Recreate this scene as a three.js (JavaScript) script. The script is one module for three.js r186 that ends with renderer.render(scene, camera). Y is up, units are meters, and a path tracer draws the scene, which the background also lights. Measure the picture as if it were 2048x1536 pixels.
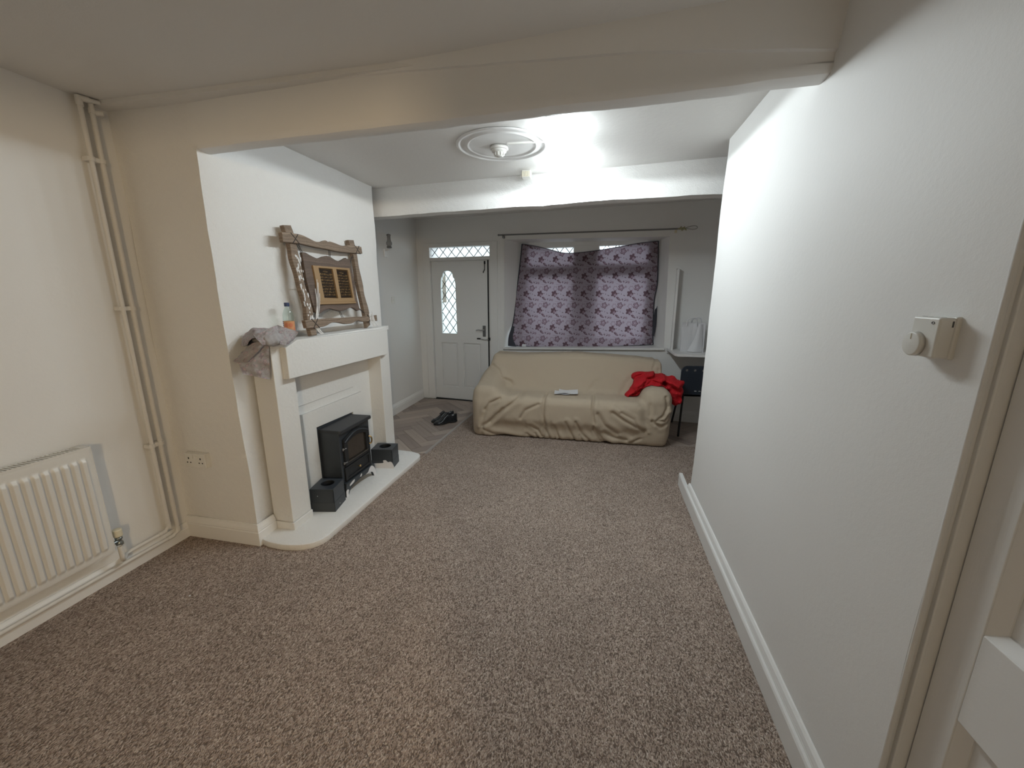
import * as THREE from 'three';
import { mergeGeometries, mergeVertices, toCreasedNormals } from 'three/addons/utils/BufferGeometryUtils.js';
import { RoundedBoxGeometry } from 'three/addons/geometries/RoundedBoxGeometry.js';
import { ImprovedNoise } from 'three/addons/math/ImprovedNoise.js';
import { RectAreaLightUniformsLib } from 'three/addons/lights/RectAreaLightUniformsLib.js';

// ---------------------------------------------------------------- camera, sky, lights, exposure
const scene = new THREE.Scene();
const FOCAL = 793;                                                   // pixels, for a frame 2048 x 1536
const camera = new THREE.PerspectiveCamera(2 * Math.atan(768 / FOCAL) * 180 / Math.PI, 2048 / 1536, 0.05, 60);
camera.position.set(0, 1.47, 0);
camera.rotation.order = 'YXZ';
camera.rotation.set(-12.65 * Math.PI / 180, 12 * Math.PI / 180, 0);
const renderer = new THREE.WebGLRenderer({ antialias: true });
renderer.toneMapping = THREE.LinearToneMapping;
renderer.toneMappingExposure = 1.0;
renderer.shadowMap.enabled = true;
RectAreaLightUniformsLib.init();
scene.background = new THREE.Color(0.80, 0.93, 1.0);                 // flat overcast sky seen through the leaded glass
scene.backgroundIntensity = 3.4;
const TUBE_X = -0.25, TUBE_Z0 = -2.12, TUBE_Z1 = -3.24, TUBE_NITS = 8, TUBE_TILT = 0.3, TUBE_CANDELA = 2.9, TUBE_COLOUR = new THREE.Color(0.885, 0.97, 1.0);
const BULB_CANDELA = 12.5, BULB_COLOUR = new THREE.Color(1.0, 0.73, 0.42), BULB_AT = [1.25, 1.93, 2.5];   // in the kitchen behind the camera, seen only by what its doorway lets through

// ---------------------------------------------------------------- helpers
let seed = 1234567;
const rnd = () => ((seed = (Math.imul(seed, 1664525) + 1013904223) >>> 0) / 4294967296);
const rr = (a, b) => a + (b - a) * rnd();
const noiseGen = new ImprovedNoise();
const noise = (x, y, z) => noiseGen.noise(x + 31.7, y + 17.3, z + 5.1);
const smooth = (a, b, x) => { const t = Math.min(1, Math.max(0, (x - a) / (b - a))); return t * t * (3 - 2 * t); };
const lerp = (a, b, t) => a + (b - a) * t;
const names = new Map();
function numbered(n) { const k = names.get(n) || 0; names.set(n, k + 1); return k ? n + '_' + String(k).padStart(3, '0') : n; }
function shade(o) { o.traverse((c) => { if (c.isMesh) { c.castShadow = true; c.receiveShadow = true; } }); return o; }
function tag(o, label, category, group, kind) { if (label) o.userData.label = label; if (category) o.userData.category = category; if (group) o.userData.group = group; if (kind) o.userData.kind = kind; return o; }
function thing(name, label, category, [x, y, z] = [0, 0, 0], turn = 0, group, kind) {
  const o = new THREE.Group(); o.name = numbered(name); o.position.set(x, y, z); o.rotation.y = turn; scene.add(o); return tag(o, label, category, group, kind);
}
function mesh(name, geo, mat, parent) {
  const g = Array.isArray(geo) ? merge(geo) : geo;
  const m = new THREE.Mesh(g, mat); m.name = parent ? name : numbered(name); m.castShadow = m.receiveShadow = true; (parent || scene).add(m); return m;
}
function solo(name, geo, mat, label, category, group, kind) { return tag(mesh(name, geo, mat), label, category, group, kind); }
function plain(g) {
  let q = g.index ? g.toNonIndexed() : g;
  if (!q.attributes.normal) q.computeVertexNormals();
  for (const k of Object.keys(q.attributes)) if (!['position', 'normal', 'uv'].includes(k)) q.deleteAttribute(k);
  if (!q.attributes.uv) q.setAttribute('uv', new THREE.BufferAttribute(new Float32Array(q.attributes.position.count * 2), 2));
  q.morphAttributes = {}; return q;
}
function merge(list) { return list.length === 1 ? list[0] : mergeGeometries(list.map(plain)); }
// uv in metres, by the way each face looks
function metreUV(g, k = 1) {
  g = plain(g); const p = g.attributes.position, n = g.attributes.normal, uv = new Float32Array(p.count * 2);
  for (let i = 0; i < p.count; i += 3) {
    const nx = Math.abs(n.getX(i) + n.getX(i + 1) + n.getX(i + 2)), ny = Math.abs(n.getY(i) + n.getY(i + 1) + n.getY(i + 2)), nz = Math.abs(n.getZ(i) + n.getZ(i + 1) + n.getZ(i + 2));
    for (let j = i; j < i + 3; j++) {
      const x = p.getX(j), y = p.getY(j), z = p.getZ(j);
      const [a, b] = ny >= nx && ny >= nz ? [x, z] : nx >= nz ? [z, y] : [x, y];
      uv[j * 2] = a * k; uv[j * 2 + 1] = b * k;
    }
  }
  g.setAttribute('uv', new THREE.BufferAttribute(uv, 2)); return g;
}
const box = (x0, x1, y0, y1, z0, z1, sx = 1, sy = 1, sz = 1) => new THREE.BoxGeometry(x1 - x0, y1 - y0, z1 - z0, sx, sy, sz).translate((x0 + x1) / 2, (y0 + y1) / 2, (z0 + z1) / 2);
const rbox = (x0, x1, y0, y1, z0, z1, r = 0.004, s = 2) => new RoundedBoxGeometry(x1 - x0, y1 - y0, z1 - z0, s, Math.min(r, (x1 - x0) / 2.02, (y1 - y0) / 2.02, (z1 - z0) / 2.02)).translate((x0 + x1) / 2, (y0 + y1) / 2, (z0 + z1) / 2);
const V = (p) => new THREE.Vector3(...p);
const tube = (pts, r, seg = 24, rad = 8, tension = 0.5) => new THREE.TubeGeometry(new THREE.CatmullRomCurve3(pts.map(V), false, 'catmullrom', tension), seg, r, rad);
function bar(a, b, r, rad = 10, r2 = r) {
  const A = V(a), B = V(b), d = B.clone().sub(A), g = new THREE.CylinderGeometry(r2, r, d.length(), rad);
  g.applyQuaternion(new THREE.Quaternion().setFromUnitVectors(new THREE.Vector3(0, 1, 0), d.normalize())); return g.translate((A.x + B.x) / 2, (A.y + B.y) / 2, (A.z + B.z) / 2);
}
const lathe = (pts, seg = 32) => new THREE.LatheGeometry(pts.map(([x, y]) => new THREE.Vector2(x, y)), seg);
function shapeOf(pts, holes = [], spline = false) {
  const s = new THREE.Shape(); const v = pts.map(([x, y]) => new THREE.Vector2(x, y));
  if (spline) { s.moveTo(v[0].x, v[0].y); s.splineThru(v.slice(1)); } else s.setFromPoints(v);
  for (const h of holes) { const q = new THREE.Path(); q.setFromPoints(h.map(([x, y]) => new THREE.Vector2(x, y))); s.holes.push(q); }
  return s;
}
const extrude = (shape, depth, bevel = 0, curve = 10) => new THREE.ExtrudeGeometry(shape, { depth, bevelEnabled: bevel > 0, bevelSize: bevel, bevelThickness: bevel, bevelOffset: -bevel, bevelSegments: 2, curveSegments: curve });
// plan polygon [x, z] drawn up from y0 to y1
function plan(pts, y0, y1, bevel = 0) { return extrude(shapeOf(pts.map(([x, z]) => [x, -z])), y1 - y0, bevel).rotateX(-Math.PI / 2).translate(0, y0, 0); }
const ring = (cx, cy, r, n = 24, a0 = 0, a1 = Math.PI * 2) => Array.from({ length: n }, (_, i) => { const a = lerp(a0, a1, i / (a1 - a0 > 6.2 ? n : n - 1)); return [cx + r * Math.cos(a), cy + r * Math.sin(a)]; });
// old plaster is never flat: moves points by a smooth field of their place, so that edges stay closed
function wobble(g, amp, freq, crease = 0.7) {
  const p = g.attributes.position;
  for (let i = 0; i < p.count; i++) {
    const x = p.getX(i) * freq, y = p.getY(i) * freq, z = p.getZ(i) * freq;
    p.setXYZ(i, p.getX(i) + amp * noise(x, y, z), p.getY(i) + amp * 0.6 * noise(y + 9, z, x), p.getZ(i) + amp * noise(z, x + 5, y));
  }
  return toCreasedNormals(g, crease);
}
// surface nets: the skin of f(x, y, z) = 0, negative inside
function skin(f, lo, hi, h) {
  const n = [0, 1, 2].map((k) => Math.ceil((hi[k] - lo[k]) / h) + 1), [nx, ny, nz] = n, val = new Float32Array(nx * ny * nz), id = new Int32Array(nx * ny * nz).fill(-1), pos = [], idx = [];
  for (let k = 0, o = 0; k < nz; k++) for (let j = 0; j < ny; j++) for (let i = 0; i < nx; i++, o++) val[o] = f(lo[0] + i * h, lo[1] + j * h, lo[2] + k * h);
  const at = (i, j, k) => (k * ny + j) * nx + i, E = [[0, 1], [2, 3], [4, 5], [6, 7], [0, 2], [1, 3], [4, 6], [5, 7], [0, 4], [1, 5], [2, 6], [3, 7]];
  for (let k = 0; k < nz - 1; k++) for (let j = 0; j < ny - 1; j++) for (let i = 0; i < nx - 1; i++) {
    const c = []; let m = 0;
    for (let q = 0; q < 8; q++) { const v = val[at(i + (q & 1), j + (q >> 1 & 1), k + (q >> 2))]; c.push(v); if (v < 0) m |= 1 << q; }
    if (m === 0 || m === 255) continue;
    let sx = 0, sy = 0, sz = 0, cnt = 0;
    for (const [a, b] of E) if ((c[a] < 0) !== (c[b] < 0)) { const t = c[a] / (c[a] - c[b]); sx += lerp(a & 1, b & 1, t); sy += lerp(a >> 1 & 1, b >> 1 & 1, t); sz += lerp(a >> 2, b >> 2, t); cnt++; }
    id[at(i, j, k)] = pos.length / 3; pos.push(lo[0] + (i + sx / cnt) * h, lo[1] + (j + sy / cnt) * h, lo[2] + (k + sz / cnt) * h);
  }
  const quad = (a, b, c, d, flip) => { if (a < 0 || b < 0 || c < 0 || d < 0) return; flip ? idx.push(a, c, b, a, d, c) : idx.push(a, b, c, a, c, d); };
  for (let k = 1; k < nz - 1; k++) for (let j = 1; j < ny - 1; j++) for (let i = 1; i < nx - 1; i++) {
    const v = val[at(i, j, k)] < 0;
    if (v !== val[at(i + 1, j, k)] < 0) quad(id[at(i, j - 1, k - 1)], id[at(i, j, k - 1)], id[at(i, j, k)], id[at(i, j - 1, k)], !v);
    if (v !== val[at(i, j + 1, k)] < 0) quad(id[at(i - 1, j, k - 1)], id[at(i - 1, j, k)], id[at(i, j, k)], id[at(i, j, k - 1)], !v);
    if (v !== val[at(i, j, k + 1)] < 0) quad(id[at(i - 1, j - 1, k)], id[at(i, j - 1, k)], id[at(i, j, k)], id[at(i - 1, j, k)], !v);
  }
  const g = new THREE.BufferGeometry(); g.setAttribute('position', new THREE.Float32BufferAttribute(pos, 3)); g.setIndex(idx); g.computeVertexNormals(); return g;
}
// the triangles of g whose middle has key k, for every k of keys
function split(g, keyOf, keys) {
  const p = g.attributes.position, nr = g.attributes.normal, ix = g.index.array, out = Object.fromEntries(keys.map((k) => [k, [[], []]]));
  for (let t = 0; t < ix.length; t += 3) {
    const c = [0, 0, 0]; for (let q = 0; q < 3; q++) { c[0] += p.getX(ix[t + q]) / 3; c[1] += p.getY(ix[t + q]) / 3; c[2] += p.getZ(ix[t + q]) / 3; }
    const [a, b] = out[keyOf(...c)];
    for (let q = 0; q < 3; q++) { const i = ix[t + q]; a.push(p.getX(i), p.getY(i), p.getZ(i)); b.push(nr.getX(i), nr.getY(i), nr.getZ(i)); }
  }
  return Object.fromEntries(keys.map((k) => { const q = new THREE.BufferGeometry(); q.setAttribute('position', new THREE.Float32BufferAttribute(out[k][0], 3)); q.setAttribute('normal', new THREE.Float32BufferAttribute(out[k][1], 3)); return [k, q]; }));
}
const sdBox = (x, y, z, cx, cy, cz, hx, hy, hz, r) => {
  const a = Math.abs(x - cx) - hx + r, b = Math.abs(y - cy) - hy + r, c = Math.abs(z - cz) - hz + r;
  return Math.hypot(Math.max(a, 0), Math.max(b, 0), Math.max(c, 0)) + Math.min(Math.max(a, b, c), 0) - r;
};
const sdEll = (x, y, z, cx, cy, cz, rx, ry, rz) => { const a = (x - cx) / rx, b = (y - cy) / ry, c = (z - cz) / rz, k = Math.hypot(a, b, c); return (k - 1) * Math.min(rx, ry, rz); };
const smin = (a, b, k) => { const h = Math.max(k - Math.abs(a - b), 0) / k; return Math.min(a, b) - h * h * k * 0.25; };
// signed distance in the plane to a polyline
function toLine(x, y, pts) {
  let best = 1e9, side = 1;
  for (let i = 0; i + 1 < pts.length; i++) {
    const [ax, ay] = pts[i], [bx, by] = pts[i + 1], dx = bx - ax, dy = by - ay, t = Math.min(1, Math.max(0, ((x - ax) * dx + (y - ay) * dy) / (dx * dx + dy * dy)));
    const d = Math.hypot(x - ax - t * dx, y - ay - t * dy); if (d < best) { best = d; side = dx * (y - ay) - dy * (x - ax) < 0 ? -1 : 1; }
  }
  return best * side;
}
// cloth from a grid of points, smoothly filled in, with a thickness
function cloth(grid, n = 10, thick = 0.003, wrinkle = 0.002, uvk = 1) {
  const R = grid.length, C = grid[0].length, rows = grid.map((r) => new THREE.CatmullRomCurve3(r.map(V)));
  const U = (C - 1) * n, W = (R - 1) * n, P = [];
  const cols = Array.from({ length: U + 1 }, (_, i) => new THREE.CatmullRomCurve3(rows.map((c) => c.getPoint(i / U))));
  for (let j = 0; j <= W; j++) for (let i = 0; i <= U; i++) P.push(cols[i].getPoint(j / W));
  const idx = [], w = U + 1; for (let j = 0; j < W; j++) for (let i = 0; i < U; i++) { const a = j * w + i; idx.push(a, a + w, a + 1, a + 1, a + w, a + w + 1); }
  const g0 = new THREE.BufferGeometry().setFromPoints(P); g0.setIndex(idx); g0.computeVertexNormals();
  const nr = g0.attributes.normal, pos = [], uv = [], N = P.length;
  for (const s of [0, -1]) for (let i = 0; i < N; i++) {
    const p = P[i], k = s * thick + wrinkle * (noise(p.x * 34, p.y * 34, p.z * 34) + 0.5 * noise(p.x * 80, p.y * 80, p.z * 80));
    pos.push(p.x + nr.getX(i) * k, p.y + nr.getY(i) * k, p.z + nr.getZ(i) * k); uv.push((i % w) / U * uvk, Math.floor(i / w) / W * uvk);
  }
  const all = [...idx]; for (let t = 0; t < idx.length; t += 3) all.push(idx[t] + N, idx[t + 2] + N, idx[t + 1] + N);
  const edge = (a, b) => all.push(a, b, b + N, a, b + N, a + N);
  for (let i = 0; i < U; i++) { edge(i + 1, i); edge(W * w + i, W * w + i + 1); }
  for (let j = 0; j < W; j++) { edge(j * w, (j + 1) * w); edge((j + 1) * w + U, j * w + U); }
  const g = new THREE.BufferGeometry(); g.setAttribute('position', new THREE.Float32BufferAttribute(pos, 3)); g.setAttribute('uv', new THREE.Float32BufferAttribute(uv, 2)); g.setIndex(all); g.computeVertexNormals(); return g;
}

// ---------------------------------------------------------------- textures
function dataTexture(data, n, srgb) {
  const t = new THREE.DataTexture(data, n, n, THREE.RGBAFormat); t.wrapS = t.wrapT = THREE.RepeatWrapping; t.magFilter = THREE.LinearFilter; t.minFilter = THREE.LinearMipmapLinearFilter; t.generateMipmaps = true;
  if (srgb) t.colorSpace = THREE.SRGBColorSpace; t.needsUpdate = true; return t;
}
const repeated = (t, k) => { const c = t.clone(); c.repeat.set(k, k); c.needsUpdate = true; return c; };
function tileNoise(n, cells, r) {                                   // value noise that tiles
  const g = Float32Array.from({ length: cells * cells }, () => r()), out = new Float32Array(n * n);
  for (let y = 0; y < n; y++) for (let x = 0; x < n; x++) {
    const fx = x / n * cells, fy = y / n * cells, ix = Math.floor(fx), iy = Math.floor(fy), a = smooth(0, 1, fx - ix), b = smooth(0, 1, fy - iy), q = (i, j) => g[(j % cells) * cells + (i % cells)];
    out[y * n + x] = lerp(lerp(q(ix, iy), q(ix + 1, iy), a), lerp(q(ix, iy + 1), q(ix + 1, iy + 1), a), b);
  }
  return out;
}
// carpet: short flecks of yarn in several browns, 2.4 m a tile
function carpetTextures() {
  const n = 2048, col = new Uint8Array(n * n * 4), hgt = new Uint8Array(n * n * 4), h = new Float32Array(n * n), big = tileNoise(n, 14, rnd), mid = tileNoise(n, 60, rnd);
  const yarn = [[172, 155, 142], [156, 138, 127], [136, 119, 108], [186, 170, 157], [201, 186, 175], [110, 95, 85], [165, 146, 131], [212, 199, 188]], odds = [0.26, 0.48, 0.63, 0.79, 0.87, 0.935, 0.985, 1];
  for (let i = 0; i < n * n; i++) { col[i * 4] = 112; col[i * 4 + 1] = 97; col[i * 4 + 2] = 87; col[i * 4 + 3] = 255; }
  for (let s = 0; s < 330000; s++) {
    const cx = rnd() * n, cy = rnd() * n, a = Math.PI / 2 + (rnd() + rnd() + rnd() - 1.5) * 0.9, L = rr(2.6, 6.2), W = rr(1.2, 2.1), q = rnd(), c = yarn[odds.findIndex((o) => q < o)], lift = rr(0.35, 1), ca = Math.cos(a), sa = Math.sin(a), R = Math.ceil(L);
    for (let dy = -R; dy <= R; dy++) for (let dx = -R; dx <= R; dx++) {
      const u = (dx * ca + dy * sa) / L, v = (-dx * sa + dy * ca) / W, k = u * u + v * v; if (k > 1) continue;
      const i = (((Math.round(cy) + dy) % n + n) % n) * n + ((Math.round(cx) + dx) % n + n) % n, z = lift * Math.sqrt(1 - k * 0.9) ;
      if (z < h[i] * 0.8) continue; h[i] = z;
      const m = 0.97 + 0.06 * big[i] + 0.05 * (mid[i] - 0.5); col[i * 4] = c[0] * m; col[i * 4 + 1] = c[1] * m; col[i * 4 + 2] = c[2] * m;
    }
  }
  for (let i = 0; i < n * n; i++) { hgt[i * 4] = hgt[i * 4 + 1] = hgt[i * 4 + 2] = 255 * Math.min(1, h[i]); hgt[i * 4 + 3] = 255; }
  return [dataTexture(col, n, true), dataTexture(hgt, n, false)];
}
function plasterBump() {
  const n = 1024, d = new Uint8Array(n * n * 4), a = tileNoise(n, 12, rnd), b = tileNoise(n, 70, rnd), c = tileNoise(n, 300, rnd);
  for (let i = 0; i < n * n; i++) { const v = 255 * (0.5 * a[i] + 0.3 * b[i] + 0.2 * c[i]); d[i * 4] = d[i * 4 + 1] = d[i * 4 + 2] = v; d[i * 4 + 3] = 255; }
  return dataTexture(d, n, false);
}
function weaveBump() {
  const n = 256, d = new Uint8Array(n * n * 4), c = tileNoise(n, 64, rnd);
  for (let y = 0; y < n; y++) for (let x = 0; x < n; x++) { const i = y * n + x, v = 128 + 60 * Math.sin(x / n * 128 * Math.PI) * Math.sin(y / n * 128 * Math.PI) + 90 * (c[i] - 0.5); d[i * 4] = d[i * 4 + 1] = d[i * 4 + 2] = v; d[i * 4 + 3] = 255; }
  return dataTexture(d, n, false);
}
function woodTexture(base, dark, stretch, n = 512) {
  const d = new Uint8Array(n * n * 4), a = tileNoise(n, 5, rnd), line = Float32Array.from({ length: n }, () => rnd()), fine = tileNoise(n, 128, rnd);
  for (let y = 0; y < n; y++) for (let x = 0; x < n; x++) {
    const i = y * n + x, yy = y + a[y * n + x] * stretch, l = line[Math.floor(yy / 3) % n] * 0.55 + line[Math.floor(yy / 11) % n] * 0.45, t = Math.min(1, Math.max(0, l * 0.85 + 0.3 * (fine[i] - 0.5)));
    for (let k = 0; k < 3; k++) d[i * 4 + k] = lerp(base[k], dark[k], t); d[i * 4 + 3] = 255;
  }
  return dataTexture(d, n, true);
}
// lilac cloth printed with plum flowers, leaves and outlined blossoms
function floralTexture(w, hgt, ground, plum, soft, motifs) {
  const c = document.createElement('canvas'); c.width = w; c.height = hgt; const g = c.getContext('2d');
  g.fillStyle = ground; g.fillRect(0, 0, w, hgt);
  const sx = w / motifs[0], sy = hgt / motifs[1], k = sx / 100;
  const petal = (x, y, r, n, fill, line) => { g.beginPath(); for (let i = 0; i <= n * 8; i++) { const a = i / (n * 8) * Math.PI * 2, q = r * (0.82 + 0.18 * Math.cos(a * n)); g[i ? 'lineTo' : 'moveTo'](x + q * Math.cos(a), y + q * Math.sin(a)); } g.closePath(); if (fill) { g.fillStyle = fill; g.fill(); } if (line) { g.strokeStyle = line; g.lineWidth = 3 * k; g.stroke(); } };
  const leaf = (x, y, a, L, fill) => { g.save(); g.translate(x, y); g.rotate(a); g.beginPath(); g.moveTo(-L, 0); g.quadraticCurveTo(0, -L * 0.62, L, 0); g.quadraticCurveTo(0, L * 0.62, -L, 0); g.fillStyle = fill; g.fill(); g.restore(); };
  const stem = (x, y, x2, y2, b) => { g.beginPath(); g.moveTo(x, y); g.quadraticCurveTo((x + x2) / 2 + b, (y + y2) / 2, x2, y2); g.strokeStyle = soft; g.lineWidth = 2.2 * k; g.stroke(); };
  for (let j = -1; j <= motifs[1]; j++) for (let i = -1; i <= motifs[0]; i++) {
    const x = i * sx, y = j * sy;
    stem(x + 18 * k, y + 20 * k, x + 60 * k, y + 62 * k, 12 * k); stem(x + 60 * k, y + 60 * k, x + 98 * k, y + 50 * k, 6 * k);
    petal(x + 20 * k, y + 24 * k, 22 * k, 5, plum); petal(x + 26 * k, y + 31 * k, 10 * k, 5, soft);
    leaf(x + 48 * k, y + 53 * k, 0.6, 19 * k, plum); leaf(x + 51 * k, y + 54 * k, 0.6, 9 * k, soft); leaf(x + 84 * k, y + 34 * k, 0.4, 7 * k, plum); stem(x + 30 * k, y + 70 * k, x + 70 * k, y + 78 * k, 4 * k); petal(x + 6 * k, y + 62 * k, 9 * k, 5, soft);
    leaf(x + 75 * k, y + 58 * k, 1.2, 8 * k, plum); leaf(x + 92 * k, y + 62 * k, -0.6, 9 * k, plum); leaf(x + 48 * k, y + 22 * k, 0.2, 6 * k, plum); leaf(x + 66 * k, y + 26 * k, 1.4, 5 * k, plum);
    petal(x + 62 * k, y + 94 * k, 19 * k, 5, soft, plum); petal(x + 26 * k, y + 98 * k, 16 * k, 6, ground, soft); petal(x + 62 * k, y + 92 * k, 5 * k, 5, ground);
    petal(x + 90 * k, y + 88 * k, 8 * k, 5, soft);
  }
  const t = new THREE.CanvasTexture(c); t.colorSpace = THREE.SRGBColorSpace; t.wrapS = t.wrapT = THREE.RepeatWrapping; return t;
}
function verseTexture() {                                           // gold raised script in rows on dark bronze
  const c = document.createElement('canvas'); c.width = 256; c.height = 384; const g = c.getContext('2d'), r0 = seed;
  g.fillStyle = '#2c2119'; g.fillRect(0, 0, 256, 384);
  for (let i = 0; i < 900; i++) { g.fillStyle = rnd() < 0.5 ? '#382a1e' : '#221913'; g.fillRect(rnd() * 256, rnd() * 384, 3, 2); }
  const gold = ['#b08d55', '#8d6d42', '#c9a86c'];
  for (let row = 0; row < 9; row++) {
    const y = 40 + row * 37; let x = row === 0 ? 90 : 26; const end = row === 0 ? 170 : 232;
    while (x < end) {
      const L = rr(8, 26); g.strokeStyle = gold[Math.floor(rnd() * 3)]; g.lineWidth = rr(2.5, 4.5); g.lineCap = 'round';
      g.beginPath(); g.moveTo(x, y + rr(-3, 5)); g.bezierCurveTo(x + L * 0.3, y + rr(4, 13), x + L * 0.7, y + rr(-10, 10), x + L, y + rr(-5, 4)); g.stroke();
      if (rnd() < 0.45) { g.beginPath(); g.moveTo(x + L * 0.8, y - 13); g.lineTo(x + L * 0.72, y + 4); g.stroke(); }
      if (rnd() < 0.6) { g.fillStyle = gold[0]; g.beginPath(); g.arc(x + L / 2, y + (rnd() < 0.5 ? -11 : 13), 2.2, 0, 7); g.fill(); }
      x += L + rr(1, 5);
    }
  }
  g.strokeStyle = '#8d6d42'; g.lineWidth = 3; g.strokeRect(10, 10, 236, 364);
  const t = new THREE.CanvasTexture(c); t.colorSpace = THREE.SRGBColorSpace; return t;
}
function bottleLabel() {
  const c = document.createElement('canvas'); c.width = 256; c.height = 96; const g = c.getContext('2d');
  g.fillStyle = '#cf9468'; g.fillRect(0, 0, 256, 96);
  g.fillStyle = '#cc7a58'; for (let i = 0; i < 7; i++) { g.beginPath(); g.arc(20 + i * 38, 30 + (i % 2) * 34, 17, 0, 7); g.fill(); }
  g.fillStyle = '#ddc79a'; g.fillRect(86, 0, 44, 96); g.fillStyle = '#4b2a63'; g.fillRect(186, 0, 36, 96);
  g.fillStyle = '#f3eef2'; for (let i = 0; i < 6; i++) g.fillRect(206, 6 + i * 15, 14, 8);
  const t = new THREE.CanvasTexture(c); t.colorSpace = THREE.SRGBColorSpace; t.wrapS = THREE.RepeatWrapping; return t;
}

// ---------------------------------------------------------------- materials
const std = (color, roughness = 0.6, more = {}) => new THREE.MeshStandardMaterial({ color, roughness, ...more });
const lin = (r, g, b) => new THREE.Color().setRGB(r, g, b);
const plasterTex = plasterBump(), weave = weaveBump(), [carpetMap, carpetHeight] = carpetTextures();
const M = {
  wall: std(lin(0.81, 0.805, 0.79), 0.62, { bumpMap: repeated(plasterTex, 1.4), bumpScale: 0.0005 }),
  textured: std(lin(0.81, 0.805, 0.79), 0.6, { bumpMap: repeated(plasterTex, 3.2), bumpScale: 0.003 }),
  ceiling: std(lin(0.78, 0.77, 0.75), 0.75, { bumpMap: repeated(plasterTex, 0.9), bumpScale: 0.0012 }),
  kitchen: std(lin(0.5, 0.52, 0.54), 0.8),
  gloss: std(lin(0.81, 0.805, 0.79), 0.38, { bumpMap: repeated(plasterTex, 2.5), bumpScale: 0.0002 }),
  white: std(lin(0.8, 0.795, 0.785), 0.42),
  pipe: std(lin(0.72, 0.70, 0.66), 0.4),
  carpet: std(0xffffff, 0.98, { map: repeated(carpetMap, 1 / 2.4), bumpMap: repeated(carpetHeight, 1 / 2.4), bumpScale: 0.004 }),
  base: std(lin(0.22, 0.2, 0.18), 0.9),
  screed: std(lin(0.06, 0.055, 0.05), 0.9),
  stove: std(lin(0.034, 0.041, 0.05), 0.42),
  stoveDark: std(lin(0.012, 0.014, 0.017), 0.55),
  blackGlass: new THREE.MeshPhysicalMaterial({ color: lin(0.035, 0.028, 0.022), roughness: 0.12, clearcoat: 0.6 }),
  brass: std(lin(0.55, 0.4, 0.18), 0.32, { metalness: 1 }),
  steel: std(lin(0.55, 0.56, 0.57), 0.3, { metalness: 1 }),
  dullSteel: std(lin(0.22, 0.22, 0.22), 0.45, { metalness: 0.8 }),
  black: std(lin(0.012, 0.012, 0.013), 0.6),
  lead: std(lin(0.05, 0.053, 0.056), 0.6, { metalness: 0.3 }),
  glass: new THREE.MeshPhysicalMaterial({ color: 0xffffff, roughness: 0.02, transmission: 1, thickness: 0, ior: 1.5 }),
  obscure: new THREE.MeshPhysicalMaterial({ color: lin(0.94, 0.97, 0.96), roughness: 0.12, transmission: 1, thickness: 0, ior: 1.5, bumpMap: repeated(plasterTex, 5), bumpScale: 0.001 }),
  sofa: std(lin(0.5, 0.415, 0.315), 0.94, { bumpMap: repeated(weave, 8), bumpScale: 0.0008 }),
  red: std(lin(0.52, 0.006, 0.014), 0.85, { bumpMap: repeated(weave, 10), bumpScale: 0.001 }),
  shoe: std(lin(0.012, 0.014, 0.018), 0.3),
  shoeIn: std(lin(0.03, 0.022, 0.025), 0.8),
  chair: std(lin(0.018, 0.026, 0.04), 0.4),
  paper: std(lin(0.72, 0.72, 0.74), 0.75),
  plastic: std(lin(0.75, 0.74, 0.7), 0.38),
  cream: std(lin(0.72, 0.66, 0.5), 0.5),
};

// ---------------------------------------------------------------- the room shell
const CEIL = 2.385, CEIL2 = 2.365, TOP = 2.62, FRONT_TURN = Math.atan2(0.40, 3.31), FRONT_AT = [-2.29, 0, -5.25];
const structure = (name, geo, mat, label, category) => solo(name, geo, mat, label, category, null, 'structure');
const frontGroup = (name, label, category, group, kind) => thing(name, label, category, FRONT_AT, -FRONT_TURN, group, kind);   // local x runs along the front wall, z comes into the room
const ca = Math.cos(FRONT_TURN), sa = Math.sin(FRONT_TURN);
const fromFront = (u, y, back) => [FRONT_AT[0] + u * ca + back * sa, y, FRONT_AT[2] + u * sa - back * ca];

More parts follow.
